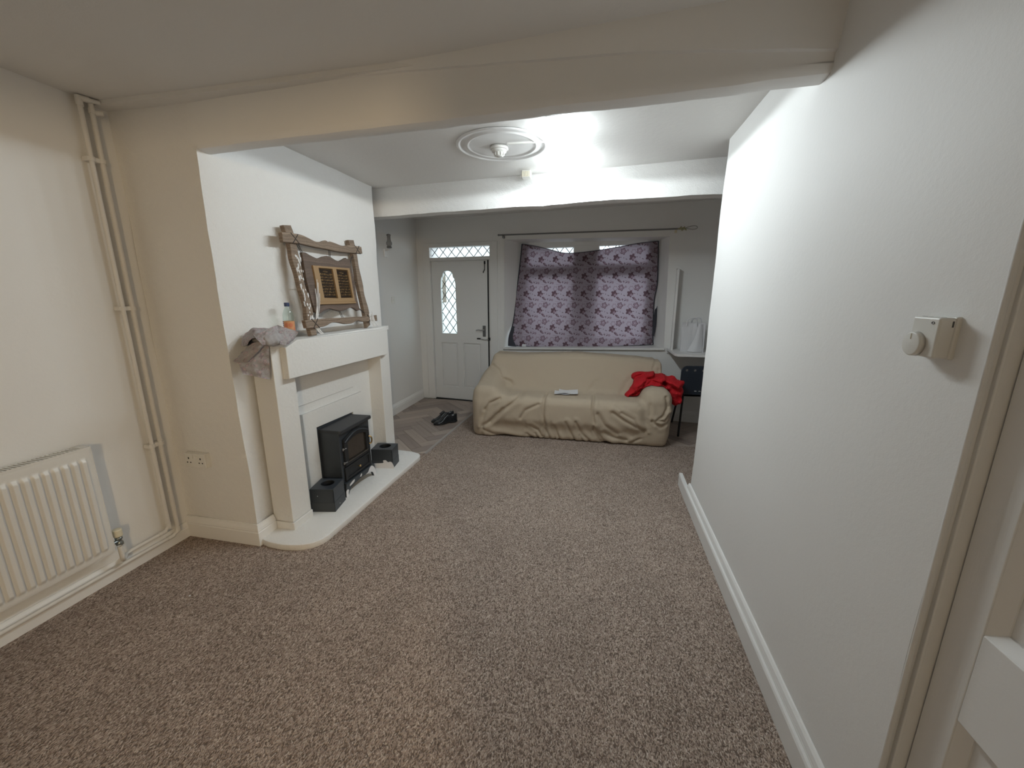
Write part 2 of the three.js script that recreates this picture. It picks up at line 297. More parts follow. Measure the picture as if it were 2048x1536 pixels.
// fitted carpet on the ground, and the hall's herringbone planks on their screed
structure('ground_slab', box(-2.7, 2.5, -0.16, -0.03, -5.6, 3.5), M.base, 'bare grey slab hidden beneath carpet and planks', 'slab');
const carpetPlan = [[-2.45, 1.08], [0.84, 1.08], [0.84, -2.7], [2.0, -2.7], [2.0, -3.98], [0.78, -4.0], [0.76, -4.92], [-1.485, -4.98], [-1.545, -3.27], [-2.45, -3.27]];
structure('floor', metreUV(plan(carpetPlan, -0.03, 0)), M.carpet, 'mottled brown fitted carpet over the whole front floor', 'carpet');
{
  const screed = structure('floor', box(-2.45, 2.0, -0.03, -0.006, -5.45, -3.1), M.screed, 'grey brown herringbone vinyl floor of hall and desk corner', 'floor');
  const tones = [[[176, 160, 149], [146, 131, 121]], [[163, 148, 138], [134, 121, 112]], [[186, 170, 158], [156, 141, 130]], [[154, 139, 130], [126, 113, 105]]];
  const mats = tones.map(([a, b]) => std(0xffffff, 0.42, { map: woodTexture(a, b, 14, 256) }));
  const clip = (poly, ax, s, lim) => { const out = []; poly.forEach((p, i) => { const q = poly[(i + 1) % poly.length], a = s * (p[ax] - lim) <= 0, b = s * (q[ax] - lim) <= 0; if (a) out.push(p); if (a !== b) { const t = (lim - p[ax]) / (q[ax] - p[ax]); out.push([lerp(p[0], q[0], t), lerp(p[1], q[1], t)]); } }); return out; };
  const L = 0.46, W = 0.115, g = 0.0012, c = Math.SQRT1_2;
  const areas = [[-2.428, -1.515, -5.22, -3.275], [0.775, 1.95, -4.87, -3.995]];
  for (const [x0, x1, z0, z1] of areas) for (let a = -40; a < 40; a++) for (let b = -14; b < 14; b++) for (const kind of [0, 1]) {
    const n = 4, u0 = (a + 2 * n * b + (kind ? n : 0)) * W, v0 = (a + (kind ? 1 - n : 0)) * W;
    const rect = kind ? [u0 + g, u0 + W - g, v0 + g, v0 + L - g] : [u0 + g, u0 + L - g, v0 + g, v0 + W - g];
    const ctr = [(x0 + x1) / 2, (z0 + z1) / 2];
    let poly = [[rect[0], rect[2]], [rect[1], rect[2]], [rect[1], rect[3]], [rect[0], rect[3]]].map(([u, v]) => [ctr[0] + (u - v) * c, ctr[1] + (u + v) * c]);
    poly = clip(clip(clip(clip(poly, 0, -1, x0), 0, 1, x1), 1, -1, z0), 1, 1, z1); if (poly.length < 3) continue;
    let area = 0; poly.forEach((p, i) => { const q = poly[(i + 1) % poly.length]; area += p[0] * q[1] - q[0] * p[1]; }); if (Math.abs(area) < 0.0008) continue;
    if (area > 0) poly.reverse();
    const geo = plain(plan(poly, -0.0065, 0.0)), p = geo.attributes.position, uv = geo.attributes.uv, off = rnd();
    for (let i = 0; i < p.count; i++) { const x = p.getX(i), z = p.getZ(i), u = (x + z) * c, v = (z - x) * c; uv.setXY(i, (kind ? v : u) * 1.2 + off, (kind ? u : v) * 4 + off * 3); }
    mesh('plank', geo, mats[Math.floor(rnd() * 4)], screed);
  }
}
structure('trim_1', extrude(shapeOf([[-0.016, 0], [0.016, 0], [0.008, 0.006], [-0.008, 0.006]]), 1.72).translate(0, 0, -0.86).rotateY(-0.035).translate(-1.513, 0.0005, -4.13), std(lin(0.42, 0.38, 0.36), 0.4, { metalness: 0.4 }), 'thin pale threshold strip between hall planks and carpet', 'threshold strip');

const lumpy = (g, amp = 0.006, freq = 2.6) => metreUV(wobble(plain(g), amp, freq));
structure('wall_left', lumpy(box(-2.62, -2.45, -0.1, TOP, -5.6, 1.15, 1, 20, 46), 0.004), M.wall, 'long white plastered wall behind radiator and hall', 'wall');
{
  const g = box(-2.45, -1.93, -0.1, TOP, -3.31, -1.77, 8, 46, 30), p = g.attributes.position;
  for (let i = 0; i < p.count; i++) if (p.getX(i) > -1.95) p.setX(i, lerp(-1.955, -1.915, (-1.77 - p.getZ(i)) / 1.54) + 0.02 * smooth(1.6, 0.2, p.getY(i)) * smooth(-1.9, -1.77, p.getZ(i)) + 0.003 * noise(p.getY(i) * 9, p.getZ(i) * 9, 0));
  structure('wall_chimney_breast', metreUV(wobble(plain(g), 0.005, 3)), M.textured, 'white rough plastered chimney breast with its socket side facing', 'wall');
}
{ // near ceiling beam: a knocked-through wall's remains, with a plaster lip that runs off towards the right
  const N = 60, lipY = (x) => x < -1.6 ? 2.378 : x < -0.79 ? lerp(2.378, 2.352, (x + 1.6) / 0.81) : x < 0.14 ? lerp(2.352, 2.295, (x + 0.79) / 0.93) : lerp(2.295, 2.225, (x - 0.14) / 0.58);
  const pos = [], idx = []; let K = 0;
  for (let i = 0; i <= N; i++) {
    const x = lerp(-1.99, 0.76, i / N), f = (x + 1.96) / 2.66, zf = lerp(-1.77, -1.652, f), e = 0.004 * noise(x * 3, 1, 4), lip = lipY(x) + 0.004 * noise(x * 7, 3, 1), cz = x < -1.6 ? -1.765 : lerp(-1.755, -1.6, Math.min(1, (x + 1.6) / 2.1)), yb = 2.166 + 0.006 * noise(x * 1.7, 2, 8) + 0.003 * noise(x * 9, 0, 0);
    const prof = [[TOP, zf - 0.088], [yb + 0.012, zf - 0.088], [yb + 0.003, zf - 0.084], [yb, zf - 0.07], [yb + 0.001, zf - 0.03], [yb + 0.006, zf - 0.012], [yb + 0.018, zf - 0.003], [yb + 0.035, zf + e], [(yb + lip) / 2, zf + e], [lip - 0.006, zf + e], [lip, zf + e + 0.003], [lip + 0.002, zf + 0.008 + Math.max(0, cz - zf) * 0.2], [(lip + CEIL) / 2 + 0.004, lerp(zf + 0.01, cz, 0.62)], [CEIL + 0.002, Math.max(cz, zf + 0.004)], [TOP, Math.max(cz, zf + 0.004)]];
    K = prof.length; for (const [y, z] of prof) pos.push(x, y, z);
  }
  for (let i = 0; i < N; i++) for (let k = 0; k < K; k++) { const a = i * K + k, b = i * K + (k + 1) % K; idx.push(a, a + K, b, b, a + K, b + K); }
  const g = new THREE.BufferGeometry(); g.setAttribute('position', new THREE.Float32BufferAttribute(pos, 3)); g.setIndex(idx);
  structure('ceiling_beam', metreUV(toCreasedNormals(g.toNonIndexed(), 0.6)), M.wall, 'low white plastered ceiling beam nearest the camera, with a cracked lip', 'beam');
}
{
  const g = box(-2.45, 2.0, 2.14, TOP, -0.06, 0.06, 60, 8, 3), p = g.attributes.position;
  for (let i = 0; i < p.count; i++) {
    const x = p.getX(i); let y = p.getY(i); if (y < 2.2) y += 0.012 * noise(x * 2.2, 3, 7) + 0.006 * noise(x * 8, 1, 2);
    p.setXYZ(i, x, y, p.getZ(i) - 3.44 + (x + 1.95) * 0.092);
  }
  structure('ceiling_beam', metreUV(wobble(plain(g), 0.004, 5)), M.textured, 'farther white ceiling beam beyond the bright tube light', 'beam');
}
structure('ceiling', lumpy(box(-2.6, 0.9, CEIL, TOP, -1.75, 1.15, 24, 1, 20), 0.004, 1.8), M.ceiling, 'plain off-white ceiling of the near room', 'ceiling');
structure('ceiling', lumpy(box(-2.6, 2.0, CEIL2, TOP, -3.5, -1.7, 24, 1, 16), 0.004, 1.8), M.ceiling, 'white ceiling around the rose and tube light', 'ceiling');
structure('ceiling', box(-2.6, 2.0, 2.45, TOP, -5.55, -3.4), M.ceiling, 'shaded ceiling strip above front door and curtain', 'ceiling');
{
  const far = box(0.70, 0.84, -0.1, TOP, -2.84, -0.885, 2, 40, 32), over = box(0.70, 0.84, 2.0, TOP, -0.885, -0.12, 2, 8, 10), near = box(0.70, 0.84, -0.1, TOP, -0.12, 1.15, 2, 20, 12);
  for (const g of [far, over, near]) { const p = g.attributes.position; for (let i = 0; i < p.count; i++) { const z = p.getZ(i); if (z < -0.9) p.setX(i, p.getX(i) + 0.016 * (-0.885 - z) / 1.95); if (z < -2.8) p.setZ(i, z + 0.012 * noise(p.getY(i) * 5, 2, 1) + 0.03 * smooth(1.9, 2.3, p.getY(i)) - 0.02 * smooth(0.5, 0.15, p.getY(i))); } }
  structure('wall_right', metreUV(wobble(plain(merge([far, over, near])), 0.004, 2.4)), M.wall, 'long smooth white wall carrying the thermostat', 'wall');
}
structure('wall_back', merge([box(-2.6, -0.45, -0.1, TOP, 1.0, 1.12), box(0.6, 0.9, -0.1, TOP, 1.0, 1.12), box(-0.45, 0.6, 2.06, TOP, 1.0, 1.12)]), M.wall, 'white wall behind the camera with an open kitchen doorway', 'wall');
structure('wall_kitchen', merge([box(-2.6, -2.5, -0.1, TOP, 1.1, 3.4), box(2.3, 2.4, -0.1, TOP, 1.0, 3.4), box(-2.6, 2.4, -0.1, TOP, 3.3, 3.4), box(0.85, 2.4, -0.1, TOP, 1.0, 1.12)]), M.kitchen, 'grey painted kitchen walls behind the camera', 'wall');
structure('ceiling', box(-2.6, 2.4, CEIL + 0.001, TOP, 1.1, 3.4), M.kitchen, 'grey painted kitchen ceiling behind the camera', 'ceiling');
structure('floor', box(-2.5, 2.3, -0.03, -0.002, 1.08, 3.3), M.base, 'grey kitchen floor behind the camera', 'floor');
structure('wall_side_room', merge([box(0.835, 2.15, -0.1, TOP, -2.84, -2.7), box(2.0, 2.15, -0.1, TOP, -5.3, -2.7)]), M.wall, 'white walls closing the desk corner', 'wall');
structure('wall_cupboard', box(0.84, 0.88, -0.1, TOP, -2.7, 1.02), M.wall, 'backing wall of the right side', 'wall');
{ // front wall: door opening and a splayed window recess
  const T = 0.32, U0 = -0.35, U1 = 4.5, door = [[0.0, -0.1], [0.915, -0.1], [0.915, 2.125], [0.0, 2.125]], doorBack = door;
  const win = [[1.108, 0.79], [3.088, 0.865], [3.055, 2.10], [1.108, 2.15]], winBack = [[1.235, 0.80], [2.965, 0.855], [2.955, 2.105], [1.235, 2.14]];
  const face = (w, d, z) => new THREE.ShapeGeometry(shapeOf([[U0, -0.1], d[0], d[3], d[2], d[1], [U1, -0.1], [U1, TOP], [U0, TOP]], [w])).translate(0, 0, z);
  const quadStrip = (f, b) => { const pos = []; f.forEach((p, i) => { const q = f[(i + 1) % 4], r = b[i], s = b[(i + 1) % 4]; pos.push(p[0], p[1], 0, q[0], q[1], 0, s[0], s[1], -T, p[0], p[1], 0, s[0], s[1], -T, r[0], r[1], -T); }); const g = new THREE.BufferGeometry(); g.setAttribute('position', new THREE.Float32BufferAttribute(pos, 3)); g.computeVertexNormals(); return g; };
  const back = face(winBack, doorBack, -T); back.index.array.reverse(); back.computeVertexNormals();
  const g = merge([face(win, door, 0), back, quadStrip(win, winBack), quadStrip(door, doorBack), box(U0, U1, TOP - 0.01, TOP, -T, 0)]);
  const w = structure('wall_front', metreUV(g), M.wall, 'white front wall holding the door and the curtained window recess', 'wall'); w.position.set(...FRONT_AT); w.rotation.y = -FRONT_TURN;
}
// skirting boards: a moulded profile swept along plan points, to the left of the way walked
const PROFILE = [[0, 0], [0.021, 0], [0.021, 0.083], [0.0165, 0.088], [0.019, 0.094], [0.0155, 0.108], [0.008, 0.124], [0.006, 0.13], [0, 0.131]];
function skirting(pts, prof = PROFILE) {
  const n = pts.length, off = pts.map((p, i) => {
    const d = (a, b) => { const x = b[0] - a[0], z = b[1] - a[1], l = Math.hypot(x, z); return [z / l, -x / l]; };
    const a = i ? d(pts[i - 1], p) : d(p, pts[1]), b = i < n - 1 ? d(p, pts[i + 1]) : a, k = 1 + a[0] * b[0] + a[1] * b[1]; return [(a[0] + b[0]) / k, (a[1] + b[1]) / k];
  });
  const pos = [], P = (i, k) => [pts[i][0] + off[i][0] * prof[k][0], prof[k][1], pts[i][1] + off[i][1] * prof[k][0]], K = prof.length;
  const tri = (...v) => v.forEach((q) => pos.push(...q));
  for (let i = 0; i + 1 < n; i++) for (let k = 0; k < K; k++) { const a = P(i, k), b = P(i, (k + 1) % K), c = P(i + 1, k), d = P(i + 1, (k + 1) % K); tri(a, b, c, c, b, d); }
  for (let k = 1; k + 1 < K; k++) { tri(P(0, 0), P(0, k + 1), P(0, k)); tri(P(n - 1, 0), P(n - 1, k), P(n - 1, k + 1)); }
  const g = new THREE.BufferGeometry(); g.setAttribute('position', new THREE.Float32BufferAttribute(pos, 3)); g.computeVertexNormals(); return g;
}
structure('baseboard_left', merge([skirting([[-2.449, -1.768], [-2.449, 0.99]], PROFILE.map(([a, b]) => [a, b * 0.72])), skirting([[-2.449, -5.24], [-2.449, -3.31]])]), M.gloss, 'white moulded skirting along the left wall and hall', 'baseboard');
structure('baseboard_chimney', skirting([[-2.449, -1.767], [-1.934, -1.767], [-1.934, -1.885]].reverse()), M.gloss, 'white moulded skirting wrapping the chimney breast corner', 'baseboard');
structure('baseboard_right', merge([
  skirting([[0.7, -0.875], [0.714, -2.86]], [[0, 0.06], [0.012, 0.098], [0.017, 0.1], [0.0185, 0.106], [0.016, 0.112], [0.0175, 0.117], [0.013, 0.13], [0.006, 0.138], [0, 0.139]]),
  skirting([[0.7, -0.875], [0.7125, -2.9], [0.7155, -3.06], [0.717, -3.115]], [[0.004, 0.001], [0.03, 0.001], [0.03, 0.092], [0.026, 0.1], [0.004, 0.1]])]), M.gloss, 'white moulded skirting along the thermostat wall, its end loose', 'baseboard');
{
  const b = structure('baseboard_front', skirting([[1.03, 0.001], [4.3, 0.001]].reverse(), PROFILE), M.gloss, 'white skirting below window and desk', 'baseboard'); b.position.set(...FRONT_AT); b.rotation.y = -FRONT_TURN;
}

// ---------------------------------------------------------------- front door with its frame and leaded fanlight
function leads(x0, x1, y0, y1, px, py, phase, inside) {              // crossing diagonal cames, clipped to the pane
  const list = [];
  for (const s of [1, -1]) for (let k = -30; k < 30; k++) {
    const pts = []; for (let q = 0; q <= 80; q++) { const y = lerp(y0, y1, q / 80), x = phase + (k + s * (y - y0) / py) * px; if (inside(x, y)) pts.push([x, y]); }
    if (pts.length > 1) list.push(bar([...pts[0], 0], [...pts[pts.length - 1], 0], 0.0042, 6));
  }
  return list;
}
{
  const f = frontGroup('door_frame', 'white timber frame around front door with leaded glass fanlight', 'door frame', null, 'structure');
  mesh('frame_post', rbox(-0.062, 0.042, 0, 2.125, -0.10, 0.012, 0.006), M.gloss, f);
  mesh('frame_post', merge([rbox(0.912, 1.018, 0, 2.125, -0.10, 0.014, 0.006), rbox(0.886, 0.916, 0, 1.955, -0.10, -0.02, 0.003)]), M.gloss, f);
  mesh('frame_head', rbox(-0.062, 1.018, 2.088, 2.14, -0.10, 0.0125, 0.006), M.gloss, f);
  mesh('transom_bar', rbox(0.02, 0.916, 1.914, 1.958, -0.09, 0.008, 0.006), M.gloss, f);
  const p = mesh('fanlight_pane', box(0.04, 0.914, 1.95, 2.095, -0.056, -0.052), M.glass, f);
  mesh('leading', leads(0.045, 0.91, 1.958, 2.088, 0.128, 0.145, 0.025, (x, y) => x > 0.045 && x < 0.912 && y > 1.957 && y < 2.089).map((g) => g.translate(0, 0, -0.05)), M.lead, p);
  mesh('painted_gap_shade', box(0.866, 0.888, 0.012, 1.912, -0.09, -0.028), M.black, f);  // black strip painted in as the shade of the rebate beside the leaf
  mesh('threshold', box(0.0, 0.9, 0.0, 0.011, -0.10, -0.005), M.black, f);
  mesh('wall_batten', rbox(1.06, 1.1, 0.02, 2.16, -0.002, 0.006, 0.003), M.gloss, f);
}
{
  const d = frontGroup('door_1', 'white front door with arched leaded glass light and two lower panels', 'door', null, 'structure');
  const gl = [[0.178, 0.95], [0.408, 0.95], [0.402, 1.62], [0.385, 1.69], [0.368, 1.70], [0.362, 1.745], [0.335, 1.775], [0.295, 1.79], [0.25, 1.785], [0.222, 1.765], [0.21, 1.72], [0.192, 1.70], [0.184, 1.66], [0.18, 1.6]];
  const inGlass = (x, y) => { let c = false; for (let i = 0, j = gl.length - 1; i < gl.length; j = i++) if ((gl[i][1] > y) !== (gl[j][1] > y) && x < (gl[j][0] - gl[i][0]) * (y - gl[i][1]) / (gl[j][1] - gl[i][1]) + gl[i][0]) c = !c; return c; };
  const left = [[0.16, 0.19], [0.405, 0.19], [0.405, 0.82], [0.16, 0.82]], right = [[0.497, 0.19], [0.755, 0.19], [0.755, 0.82], [0.497, 0.82]];
  mesh('leaf', extrude(shapeOf([[0.046, 0.014], [0.864, 0.014], [0.864, 1.912], [0.046, 1.912]], [gl, left, right]), 0.038, 0.003).translate(0, 0, -0.062), M.gloss, d);
  for (const r of [left, right]) { const i = 0.022; mesh('panel', merge([box(r[0][0] - 0.004, r[1][0] + 0.004, r[0][1] - 0.004, r[2][1] + 0.004, -0.052, -0.038), rbox(r[0][0] + i, r[1][0] - i, r[0][1] + i, r[2][1] - i, -0.04, -0.028, 0.006)]), M.gloss, d); }
  const pane = mesh('glass_pane', extrude(shapeOf(gl), 0.003).translate(0, 0, -0.048), M.obscure, d);
  mesh('leading', leads(0.17, 0.41, 0.95, 1.8, 0.112, 0.148, 0.06, inGlass).map((g) => g.translate(0, 0, -0.043)), M.lead, pane);
  mesh('glazing_bead', extrude(shapeOf(gl.map(([x, y]) => [0.293 + (x - 0.293) * 1.1, 1.37 + (y - 1.37) * 1.025]), [gl]), 0.008, 0.002).translate(0, 0, -0.026), M.gloss, d);
  mesh('letter_plate', rbox(0.315, 0.565, 0.862, 0.893, -0.026, -0.019, 0.003), M.gloss, d);
  const h = mesh('door_handle', rbox(0.79, 0.835, 0.92, 1.068, -0.026, -0.014, 0.004), M.dullSteel, d);
  mesh('lever', tube([[0.812, 1.012, -0.014], [0.81, 1.012, 0.022], [0.78, 1.008, 0.03], [0.745, 1.014, 0.03], [0.712, 1.006, 0.028]], 0.0075, 20), M.steel, h);
  const b = mesh('security_bolt', merge([rbox(0.705, 0.765, 0.882, 0.9, -0.026, -0.012, 0.003), rbox(0.87, 0.905, 0.872, 0.912, -0.024, -0.002, 0.004)]), M.black, d);
  mesh('chain', tube([[0.76, 0.891, -0.01], [0.79, 0.884, -0.006], [0.83, 0.88, -0.006], [0.88, 0.888, 0.0]], 0.0055, 20), M.steel, b);
  mesh('top_bolt', merge([rbox(0.822, 0.842, 1.86, 1.9, -0.026, -0.014, 0.003), bar([0.832, 1.9, -0.012], [0.832, 1.79, -0.012], 0.005), tube([[0.832, 1.795, -0.012], [0.827, 1.775, -0.004], [0.822, 1.765, 0.004], [0.825, 1.75, 0.006]], 0.006, 12)]), M.black, d);
}
// ---------------------------------------------------------------- window behind the curtain
{
  const w = frontGroup('window_1', 'white framed window of four lights behind the floral curtain', 'window', null, 'structure'), z0 = -0.375, z1 = -0.305;
  mesh('window_frame', merge([rbox(1.225, 1.34, 0.79, 2.15, z0, z1), rbox(2.84, 2.975, 0.83, 2.12, z0, z1), rbox(1.225, 2.975, 2.062, 2.15, z0, z1), rbox(1.225, 2.975, 0.79, 0.92, z0, z1)]), M.white, w);
  mesh('mullion', rbox(1.935, 2.255, 0.9, 2.08, z0 - 0.002, z1 + 0.003), M.white, w);
  mesh('transom', rbox(1.3, 2.9, 1.71, 1.845, z0 + 0.001, z1 + 0.001), M.white, w);
  for (const [a, b] of [[1.335, 1.94], [2.25, 2.845]]) for (const [c, d] of [[0.915, 1.715], [1.84, 2.067]]) {
    const p = mesh('window_pane', box(a, b, c, d, -0.345, -0.341), M.glass, w);
    if (c > 1.5) mesh('leading', leads(a, b, c, d, 0.128, 0.16, a + 0.03, (x, y) => x > a && x < b && y > c && y < d).map((g) => g.translate(0, 0, -0.339)), M.lead, p);
  }
  mesh('window_sill', extrude(shapeOf([[1.1, 0.767], [3.095, 0.842], [3.095, 0.867], [1.1, 0.792]]), 0.345, 0.004).translate(0, 0, -0.315), M.gloss, w);
}
// the street outside: pale overcast light on a rendered house and its doorway
{
  solo('pavement', box(-14, 10, -0.4, -0.2, -16, -5.75), std(lin(0.28, 0.28, 0.28), 0.9), 'grey street outside the front door', 'street', null, 'structure');
  const h = thing('house', 'pale rendered house across the street beyond the door glass', 'house', [-6.5, -0.2, -14], 0.1);
  mesh('wall', extrude(shapeOf([[-4, 0], [6, 0], [6, 3.6], [-4, 3.6]], [[[0.1, 1.4], [1.12, 1.4], [1.12, 2.75], [0.1, 2.75]], [[2.4, 0], [3.4, 0], [3.4, 2.3], [2.4, 2.3]]]), 0.3), std(lin(0.7, 0.7, 0.68), 0.9), h);
  mesh('window', box(0.1, 1.12, 1.4, 2.75, 0.1, 0.16), std(lin(0.16, 0.12, 0.085), 0.5), h);
  mesh('door', box(2.4, 3.4, 0, 2.3, 0.1, 0.16), std(lin(0.2, 0.12, 0.08), 0.5), h);
  mesh('roof', extrude(shapeOf([[-0.3, 0], [2.4, 1.3], [2.4, 1.42], [-0.35, 0.12]]), 10.6).rotateY(Math.PI / 2).translate(-4.3, 3.55, 0.4), std(lin(0.12, 0.12, 0.13), 0.8), h);
}
// ---------------------------------------------------------------- the side door at the right
{
  structure('trim_2', merge([rbox(0.718, 0.845, 0, 2.0, -0.893, -0.874, 0.003), rbox(0.7, 0.711, 0.135, 2.0, -0.888, -0.8795, 0.004), rbox(0.718, 0.845, 1.985, 2.003, -0.89, -0.115, 0.003)]), M.gloss, 'white painted lining of the side doorway', 'door lining');
  const d = thing('door_2', 'white panelled side door set in the thermostat wall', 'door', [0, 0, 0], 0, null, 'structure');
  const z = (a) => -0.872 + a, bx = (a0, a1, y0, y1) => rbox(0.742, 0.78, y0, y1, z(a0), z(a1), 0.003);
  mesh('stile', bx(0, 0.072, 0.008, 1.98), M.gloss, d); mesh('stile', bx(0.682, 0.745, 0.008, 1.98), M.gloss, d); for (const [a, b] of [[0.159, 0.639], [0.841, 1.881]]) mesh('middle_stile', bx(0.345, 0.405, a, b), M.gloss, d);
  for (const [a, b] of [[0.008, 0.16], [0.638, 0.842], [1.88, 1.98]]) mesh('rail', bx(0.0715, 0.6825, a, b), M.gloss, d);
  for (const [a, b] of [[0.072, 0.345], [0.405, 0.682]]) for (const [c, e] of [[0.16, 0.638], [0.842, 1.88]]) {
    const t = 0.02, p = mesh('panel', box(0.764, 0.772, c - 0.005, e + 0.005, z(a - 0.005), z(b + 0.005)), M.gloss, d);
    const m = (pts, L) => extrude(shapeOf(pts), L);
    mesh('moulding', [[c, 1], [e, -1]].map(([y, s]) => m([[0.744, 0], [0.764, 0], [0.764, s * t], [0.76, s * t]].map(([x, q]) => [x, y + q]), b - a).translate(0, 0, z(a))).concat([[a, 1], [b, -1]].map(([q, s]) => m([[0.744, 0], [0.764, 0], [0.764, -s * t], [0.76, -s * t]].map(([x, w]) => [x, w - z(q)]), e - c).rotateX(-Math.PI / 2).translate(0, c, 0))), M.gloss, p);
  }
}

// ---------------------------------------------------------------- lamps
{
  const L = TUBE_Z0 - TUBE_Z1, zc = (TUBE_Z0 + TUBE_Z1) / 2, y = CEIL2;
  const t = thing('tube_light', 'bright white long tube light fitting running along the ceiling', 'ceiling light', [TUBE_X, y, zc]);
  mesh('housing', rbox(-0.03, 0.03, -0.01, 0, -L / 2 - 0.02, L / 2 + 0.02, 0.005), M.white, t);
  for (const e of [-1, 1]) mesh('end_cap', rbox(-0.043, 0.043, -0.064, -0.004, e > 0 ? L / 2 : -L / 2 - 0.02, e > 0 ? L / 2 + 0.02 : -L / 2, 0.006), M.white, t);
  mesh('diffuser', extrude(shapeOf([[-0.042, -0.009], ...ring(0, -0.024, 0.042, 17, Math.PI, Math.PI * 2), [0.042, -0.009]]), L - 0.002).translate(0, 0, -L / 2 + 0.001), new THREE.MeshStandardMaterial({ color: 0xffffff, emissive: TUBE_COLOUR, emissiveIntensity: 9, roughness: 0.4 }), t);
  for (const side of [-1, 1]) {
    const r = new THREE.RectAreaLight(TUBE_COLOUR, TUBE_NITS, L, 0.075); r.name = 'tube_glow';
    r.position.set(TUBE_X + side * 0.03, y - 0.074, zc); scene.add(r);
    const dir = new THREE.Vector3(side * Math.sin(TUBE_TILT), -Math.cos(TUBE_TILT), 0);
    const m = new THREE.Matrix4().makeBasis(new THREE.Vector3(0, 0, 1), new THREE.Vector3().crossVectors(dir.clone().negate(), new THREE.Vector3(0, 0, 1)), dir.clone().negate()); r.quaternion.setFromRotationMatrix(m);
  }
  for (let i = 0; i < 5; i++) { const z = lerp(TUBE_Z0 - 0.08, TUBE_Z1 + 0.08, i / 4), p = new THREE.SpotLight(TUBE_COLOUR, TUBE_CANDELA / 5, 0, 1.56, 0.02, 2); p.position.set(TUBE_X, y - 0.09, z); p.target.position.set(TUBE_X, 0, z); p.castShadow = true; p.shadow.radius = 1.5; p.name = 'tube_glow'; scene.add(p, p.target);
    if (i === 1 || i === 3) { const q = new THREE.PointLight(TUBE_COLOUR, TUBE_CANDELA * 0.1, 0, 2); q.position.set(TUBE_X, y - 0.1, z); q.castShadow = true; q.shadow.radius = 1.5; q.name = 'tube_glow'; scene.add(q); } }
}
{
  const [x, y, z] = BULB_AT, t = thing('pendant_lamp', 'warm globe bulb hanging in the kitchen behind the camera', 'pendant lamp', [x, CEIL, z]);
  mesh('ceiling_rose', lathe([[0, 0], [0.05, 0], [0.045, -0.02], [0.01, -0.03], [0, -0.03]]), M.plastic, t);
  mesh('flex', bar([0, -0.03, 0], [0, y - CEIL + 0.14, 0], 0.003, 8), M.plastic, t);
  mesh('lamp_holder', lathe([[0, 0.15], [0.014, 0.14], [0.019, 0.095], [0, 0.095]].map(([a, b]) => [a, b + y - CEIL])), M.plastic, t);
  mesh('bulb', lathe([[0.012, 0.1], [0.05, 0.075], [0.085, 0.02], [0.085, -0.03], [0.05, -0.08], [0, -0.095]].map(([a, b]) => [a, b + y - CEIL])), new THREE.MeshStandardMaterial({ color: 0xffffff, emissive: BULB_COLOUR, emissiveIntensity: 12 }), t);
  const p = new THREE.PointLight(BULB_COLOUR, BULB_CANDELA, 0, 2); p.position.set(x, y, z); p.castShadow = true; p.shadow.radius = 4; p.name = 'bulb_glow'; scene.add(p);
}
// ---------------------------------------------------------------- ceiling fittings
{
  const rose = [[0, -0.004], [0.198, -0.004], [0.205, -0.010], [0.214, -0.011], [0.222, -0.006], [0.226, -0.003], [0.252, -0.003], [0.258, -0.009], [0.268, -0.012], [0.278, -0.009], [0.284, 0], [0, 0]];
  const r = thing('ceiling_rose', 'large round plaster ceiling rose with two raised rings', 'ceiling rose', [-0.62, CEIL2 + 0.002, -2.62]);
  mesh('medallion', lathe(rose, 96), M.white, r);
  const s = thing('smoke_alarm', 'round white smoke alarm in the middle of the ceiling rose', 'smoke alarm', [-0.64, CEIL2 - 0.003, -2.63]);
  mesh('base', lathe([[0, 0], [0.056, 0], [0.056, -0.016], [0.05, -0.02], [0, -0.02]]), M.plastic, s);
  mesh('sensor_head', lathe([[0.047, -0.02], [0.044, -0.032], [0.03, -0.036], [0.027, -0.05], [0.016, -0.058], [0, -0.058]]), M.plastic, s);
  mesh('vent_ribs', Array.from({ length: 10 }, (_, i) => rbox(-0.002, 0.002, -0.052, -0.034, 0.026, 0.033, 0.001).rotateY(i * Math.PI / 5)), M.plastic, s);
  solo('cable_trunking', rbox(-0.58, -0.285, CEIL2 - 0.012, CEIL2 - 0.001, -0.005, 0.005, 0.002).rotateY(0.07).translate(0.0, 0, -2.62 + 0.0), M.plastic, 'thin white cable trunking from smoke alarm to tube light', 'trunking');
  const d = thing('ceiling_sounder', 'small square ribbed white sensor near the farther beam', 'sensor', [-0.56, CEIL2 - 0.001, -3.16]);
  mesh('case', rbox(-0.033, 0.033, -0.05, 0, -0.033, 0.033, 0.006), M.plastic, d);
  mesh('rib', Array.from({ length: 6 }, (_, i) => rbox(-0.029 + i * 0.0105, -0.0245 + i * 0.0105, -0.045, -0.008, 0.031, 0.037, 0.001)), M.cream, d);
}
